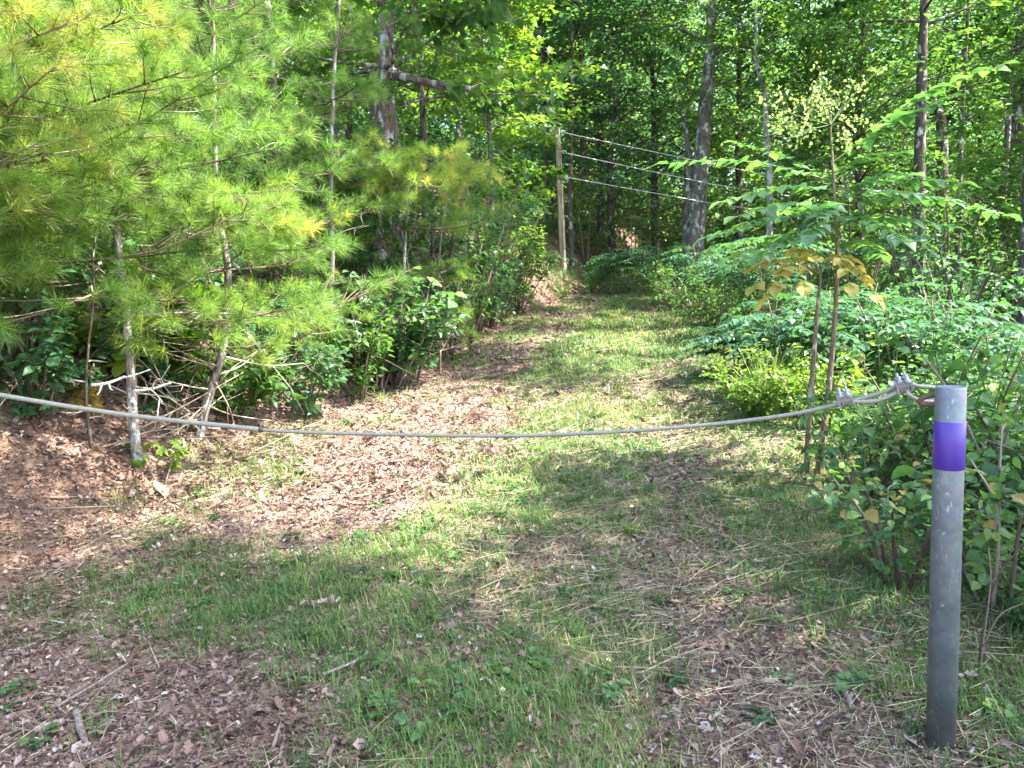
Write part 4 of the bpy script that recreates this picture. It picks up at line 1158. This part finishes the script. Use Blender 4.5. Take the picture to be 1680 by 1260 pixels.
mb = MB(); sl = curve([P(-420, 560, 3.1), P(-200, 610, 3.05), P(0, 648, 3.0), P(210, 681, 2.96), P(430, 705, 2.9)], 60)
tube(mb, sl, .009, 14); mb.build('sleeve', M['rope'], cable, True)
mb = MB(); e_ = sl[-1]; dn = norm(sl[-1] - sl[-2]); lathe(mb, [(.0094, -.012), (.0102, -.01), (.0102, .002), (.008, .005)], e_, dn, 16); mb.build('sleeve_end', plain_mat('black_tape', (.05, .05, .05), .6), cable, True)
for cpos, tng in ((cl1, norm(cl2 - cl1)), (cl2, norm(P(1508, 634, 2.45) - P(1440, 649, 2.49)))):
    mb = MB(); upv = norm(np.array([-.02, -.25, 1.0])); upv = norm(upv - tng * np.dot(upv, tng)); sdv = np.cross(tng, upv)
    # saddle: ridged block
    for a_, b_, w_, h0, h1 in ((-.02, .02, .02, .004, .016), (-.024, -.017, .024, -.012, .019), (.017, .024, .024, -.012, .019)):
        V = np.array([cpos + tng * i + sdv * j + upv * k for i in (a_, b_) for j in (-w_, w_) for k in (h0, h1)])
        mb.add(V, [np.array([(0, 1, 3, 2), (4, 6, 7, 5), (0, 4, 5, 1), (2, 3, 7, 6), (0, 2, 6, 4), (1, 5, 7, 3)])])
    cl = mb.build('clamp', M['zinc'], cable)
    mb = MB()
    for a_ in (-.011, .011):
        pts_ = [cpos + tng * a_ + sdv * (.015 * math.cos(t)) + upv * (-.006 + .017 * math.sin(t)) for t in np.linspace(math.pi, 2 * math.pi, 9)]
        pts_ = [pts_[0] + upv * .05] + pts_ + [pts_[-1] + upv * .05]
        tube(mb, pts_, .0045, 8)
    mb.build('bolt', M['zinc'], cl, True)
    for q, (a_, w_) in enumerate(((-.011, .015), (.011, .015), (-.011, -.015), (.011, -.015))):
        mb = MB(); lathe(mb, [(.0085, .017), (.0095, .019), (.0095, .026), (.0085, .028)], cpos + tng * a_ + sdv * w_, upv, 6); mb.build('nut', M['zinc'], cl)

# ------------------------------------------------------------------ utility pole and wires
DU = 24.0
ptop, pbot = P(915, 212, DU), P(926, 492, DU)
pbot[2] = float(hz(pbot[0], pbot[1])) - .3
pole = thing('utility_pole', 'weathered brown wooden utility pole at the track end', 'pole', (pbot[0], pbot[1], pbot[2] + .3))
mb = MB(); lathe_pts = np.array([pbot + (ptop - pbot) * t for t in np.linspace(0, 1, 12)]); tube(mb, lathe_pts, np.linspace(.105, .08, 12), 14, .5, 0, .015); mb.build('shaft', M['pole'], pole, True)
for py, nm in ((217, 'insulator'), (250, 'insulator'), (290, 'insulator')):
    a = P(917 + (py - 217) * .05, py, DU); mb = MB(); dirx = norm(np.array([1.0, -.35, 0]))
    lathe(mb, [(.025, .05), (.05, .09), (.055, .13), (.04, .15), (.05, .18), (.02, .2)], a, dirx, 12); tube(mb, [a, a + dirx * .06], .02, 6)
    mb.build(nm, M['wire'], pole, True)
gw = MB(); tube(gw, [P(919, 240, DU - .16), P(923, 380, DU - .16), P(927, 488, DU - .17)], .012, 5); gw.build('ground_wire', M['wire_dark'], pole)
for (a, b, c_, e), lab in ((((922, 217), (1120, 259), (1280, 290), (1500, 322)), 'topmost of the three pale overhead wires running from the pole'),
                           (((923, 250), (1120, 292), (1218, 310), (1500, 352)), 'middle of the three pale overhead wires running from the pole'),
                           (((924, 290), (1120, 325), (1220, 341), (1500, 378)), 'lowest of the three pale overhead wires running from the pole')):
    q = [P(*a, DU - .05), P(*b, 25.2), P(*c_, 26.6), P(*e, 31)]
    mb = MB(); tube(mb, curve(q, 30), .012, 6); tag(mb.build('overhead_wire', M['wire'], smooth=True), lab, 'wire', 'overhead wires on the utility pole')
mb = MB(); tube(mb, curve([P(1180, 245, 21), P(1300, 212, 18), P(1420, 168, 15.5), P(1560, 118, 13), P(1690, 70, 11), P(1900, -30, 8.5)], 40), .009, 6)
tag(mb.build('service_wire', M['wire_dark'], smooth=True), 'thin dark wire slanting up to the right edge past the trunks', 'wire')

# ------------------------------------------------------------------ small things on the ground
def blob(mb, ctr, r, sq=(1, 1, 1), n=14, amp=.25, mat=0):
    th = np.linspace(0, math.pi, n); ph = np.linspace(0, 2 * math.pi, 2 * n, endpoint=False)
    T_, P__ = np.meshgrid(th, ph, indexing='ij'); d = np.stack([np.sin(T_) * np.cos(P__), np.sin(T_) * np.sin(P__), np.cos(T_)], -1)
    o = rng.random(2) * 50; k = 1 + amp * (fbm(d[..., 0] * 2.2 + o[0] + d[..., 2], d[..., 1] * 2.2 + o[1] + d[..., 2] * 1.3, 3) - .5) * 2
    V = np.asarray(ctr) + d * k[..., None] * r * np.array(sq)
    m = 2 * n; i = np.arange(n - 1)[:, None] * m; j = np.arange(m)[None]
    Q = np.stack([i + j, i + m + j, i + m + (j + 1) % m, i + (j + 1) % m], -1).reshape(-1, 4)
    mb.add(V, [Q], .5, mat)


def stone(name, label, px, d, r, sq, mat, cat):
    x, y = gx(px, d); z = float(hz(x, y)); t = thing(name, label, cat, (x, y, z)); mb = MB()
    blob(mb, (x, y, z + r * sq[2] * .35), r, sq); mb.build('body', mat, t, True); return t


x, y = gx(128, 5.75); z = float(hz(x, y))
t = thing('mossy_stump', 'low rotten stump covered in orange-yellow moss on the bank', 'stump', (x, y, z))
mb = MB()
for a_, b_, c_, r_ in ((0, 0, .02, .12), (.13, -.12, -.03, .085), (.05, -.2, -.13, .08), (-.1, -.06, -.05, .08), (.2, -.2, -.14, .06)):
    bb = MB(); gz_ = float(hz(x + a_, y + b_)); blob(bb, (x + a_, y + b_, max(z + c_, gz_ - .01)), r_, (1.1, .9, .75), 22, .55); V_ = bb.V[0]
    mb.add(V_, [bb.L[0].reshape(-1, 4)])
    nv = norm(V_ - V_.mean(0)); k_ = rng.integers(0, len(V_), 500)
    scatter(mb, T_LANCE, V_[k_] + rng.normal(0, .008, (500, 3)), nv[k_] + rng.normal(0, .5, (500, 3)), rdir(500), .012 + .014 * rng.random(500), .5)
mb.build('moss_cap', M['moss'], t, True)
mb = MB(); blob(mb, (x + .02, y + .06, z - .05), .13, (1.2, .9, .8)); mb.build('wood', M['bark_dark'], t, True)
stone('mossy_rock', 'moss-topped hump between the two slender pines', 330, 8.3, .22, (1.3, 1, .5), M['moss'], 'rock')


def stick(name, label, pts_px, d, r, mat, cat='stick', lift=.02, forks=()):
    pts = []
    for px in pts_px:
        if len(px) == 2: xx, yy = gx(*px); pts.append((xx, yy, float(hz(xx, yy)) + lift))
        else: pts.append(P(*px))
    c = curve(pts, 14); t = thing(name, label, cat, c[0]); mb = MB()
    tube(mb, c, np.linspace(r, r * .75, 14), 8, .5, 0, .12); mb.build('wood', mat, t, True)
    for a, e in forks:
        mb = MB(); s = at_curve(c, a); tube(mb, curve([s, (s + P(*e)) / 2 + rng.normal(0, .01, 3), P(*e)], 6), np.linspace(r * .7, r * .3, 6), 6, .5, 0, .1); mb.build('twig', mat, t, True)
    return t


stick('dead_branch', 'bleached white broken branch beside the lichen-spotted pine', [(150, 632, 4.85), (178, 628, 4.9), (205, 618, 4.95)], 0, .011, M['deadwood'], 'branch', forks=((.3, (160, 648, 4.8)), (.5, (185, 640, 4.85)), (.9, (247, 606, 5.0))))
stick('dead_branch', 'thin bleached branch low beside the lichen-spotted pine', [(218, 642, 5.2), (250, 638, 5.2), (280, 628, 5.2)], 0, .009, M['deadwood'], 'branch', forks=((.5, (262, 622, 5.15)),))
stick('dead_branch', 'grey fallen branch lying on the litter between slender pines', [(238, 6.2), (275, 6.6), (310, 7.0)], 0, .022, M['log'], 'branch', .05, ((.8, (312, 580, 6.7)),))
stick('stick', 'short upright-lying bare stick in the near litter at left', [(126, 2.72), (132, 2.62), (141, 2.52)], 0, .014, M['log'], lift=.025)
stick('stick', 'short thick stick lying sideways in the near litter', [(58, 2.6), (85, 2.63), (106, 2.66)], 0, .015, M['log'], lift=.025)
stick('stick', 'long thin straw-coloured stick lying left of the grass', [(95, 2.75), (150, 2.9), (210, 3.1)], 0, .006, M['log'], lift=.03)
stick('stick', 'thin dry stick lying across the middle grass', [(530, 2.85), (580, 2.95), (604, 3.02)], 0, .0065, M['log'], lift=.03)
stick('stick', 'grey stick lying among straw in front of the post', [(1382, 2.66), (1392, 2.6), (1398, 2.55)], 0, .012, M['log'], lift=.02)
# bare stems right of the post
t = thing('bare_bush', 'leafless brown stems standing behind the post foot', 'bush', (*gx(1600, 2.75), float(hz(*gx(1600, 2.75)))))
mb = MB()
for spec in ([(1602, 1205), (1610, 1080), (1625, 960), (1622, 900)], [(1598, 1205), (1604, 1120), (1618, 1000), (1660, 900)], [(1620, 960), (1648, 930), (1680, 890)], [(1612, 1060), (1640, 1010), (1678, 990)]):
    tube(mb, curve([P(a, b_, 2.75) for a, b_ in spec], 12), np.linspace(.0045, .002, 12), 5, rng.random())
mb.build('stem', M['twig_dark'], t, True)
# bark chips and big pale leaves in the foreground
mb = MB()
for px, d, s in ((520, 3.55, .07), (505, 3.6, .06), (1145, 2.55, .08), (1252, 2.75, .07), (1580, 2.7, .06), (970, 3.2, .05), (1010, 2.7, .06)):
    x, y = gx(px, d); scatter(mb, T_OAK, np.array([[x, y, float(hz(x, y)) + .02]]), rdir(1) * np.array([[1, 1, .1]]), np.array([[.1, -.4, 1]]), s * .8, .86, 0, 1.0)
tag(mb.build('dead_leaves', M['litter']), 'large pale curled dead leaves lying in the near grass', None, None, 'stuff')

# ------------------------------------------------------------------ the wood beyond
fb = MB()
nC = 15000
cx = rng.uniform(-42, 62, nC); cy = 35 + 40 * rng.random(nC) ** 1.3
cz = hz(cx, cy) + 13.5 * rng.random(nC) ** 1.2 * (.75 + .5 * fbm(cx * .12, cy * .12, 2))
vis = np.abs(cx) < .74 * cy + 3
P_ = np.stack([cx, cy, cz], 1)[vis]; k = len(P_); n = rng.poisson(50, k); N = n.sum()
lp = rng.normal(0, 1, (N, 3)) * np.array([.75, .75, .3])
scatter(fb, T_DIAMOND, np.repeat(P_, n, 0) + lp, np.stack([rng.normal(0, 1, N), rng.normal(0, 1, N), rng.normal(-.3, .4, N)], 1), norm(np.array([0, 0, 1.]) + rng.normal(0, .45, (N, 3))),
        .24 * np.exp(rng.normal(0, .25, N)), np.clip(np.repeat(rng.normal(.55, .2, k), n) + rng.normal(0, .15, N), 0, 1), 0)
for q in range(34):
    y = 36 + 32 * rng.random(); x = rng.uniform(-.8, .85) * y; z = float(hz(x, y))
    tube(fb, trunk_pts((x, y, z - .3), (x + rng.normal(0, .8), y, z + rng.uniform(9, 14)), .12), np.linspace(rng.uniform(.16, .32), .05, 9), 6, .5, 1)
tag(fb.build('woodland', [M['far'], M['bark_dark']]), 'dense broad-leaved woodland filling the hillside beyond the track', None, None, 'stuff')

# ------------------------------------------------------------------ light
SUN_AZ, SUN_EL = R(100), R(53)
s = np.array([math.sin(SUN_AZ) * math.cos(SUN_EL), math.cos(SUN_AZ) * math.cos(SUN_EL), math.sin(SUN_EL)])
sun = bpy.data.lights.new('sun', 'SUN'); sun.energy = 5.0; sun.angle = R(.55); sun.color = (1.0, .95, .85)
so = bpy.data.objects.new('sun', sun); COL.objects.link(so)
so.rotation_euler = Vector(-s).to_track_quat('-Z', 'Y').to_euler(); so.location = (20, 20, 40)
w = bpy.data.worlds.new('World'); sc.world = w; w.use_nodes = True
nt_ = w.node_tree; nt_.nodes.clear()
sky = nt_.nodes.new('ShaderNodeTexSky'); sky.sky_type = 'NISHITA'; sky.sun_disc = False
sky.sun_elevation = SUN_EL; sky.sun_rotation = SUN_AZ; sky.air_density = 1.0; sky.dust_density = 2.0; sky.ozone_density = 1.0
bg = nt_.nodes.new('ShaderNodeBackground'); bg.inputs['Strength'].default_value = .15
wo = nt_.nodes.new('ShaderNodeOutputWorld')
nt_.links.new(sky.outputs[0], bg.inputs['Color']); nt_.links.new(bg.outputs[0], wo.inputs['Surface'])

sc.view_settings.view_transform = 'Standard'; sc.view_settings.look = 'None'; sc.view_settings.gamma = 1
sc.view_settings.use_curve_mapping = False
sc.view_settings.exposure = 2.95
cy_ = sc.cycles
cy_.max_bounces = 8; cy_.diffuse_bounces = 4; cy_.glossy_bounces = 2; cy_.transmission_bounces = 4; cy_.transparent_max_bounces = 4
cy_.use_denoising = True; cy_.volume_bounces = 0; cy_.volume_max_steps = 32; cy_.volume_step_rate = 4
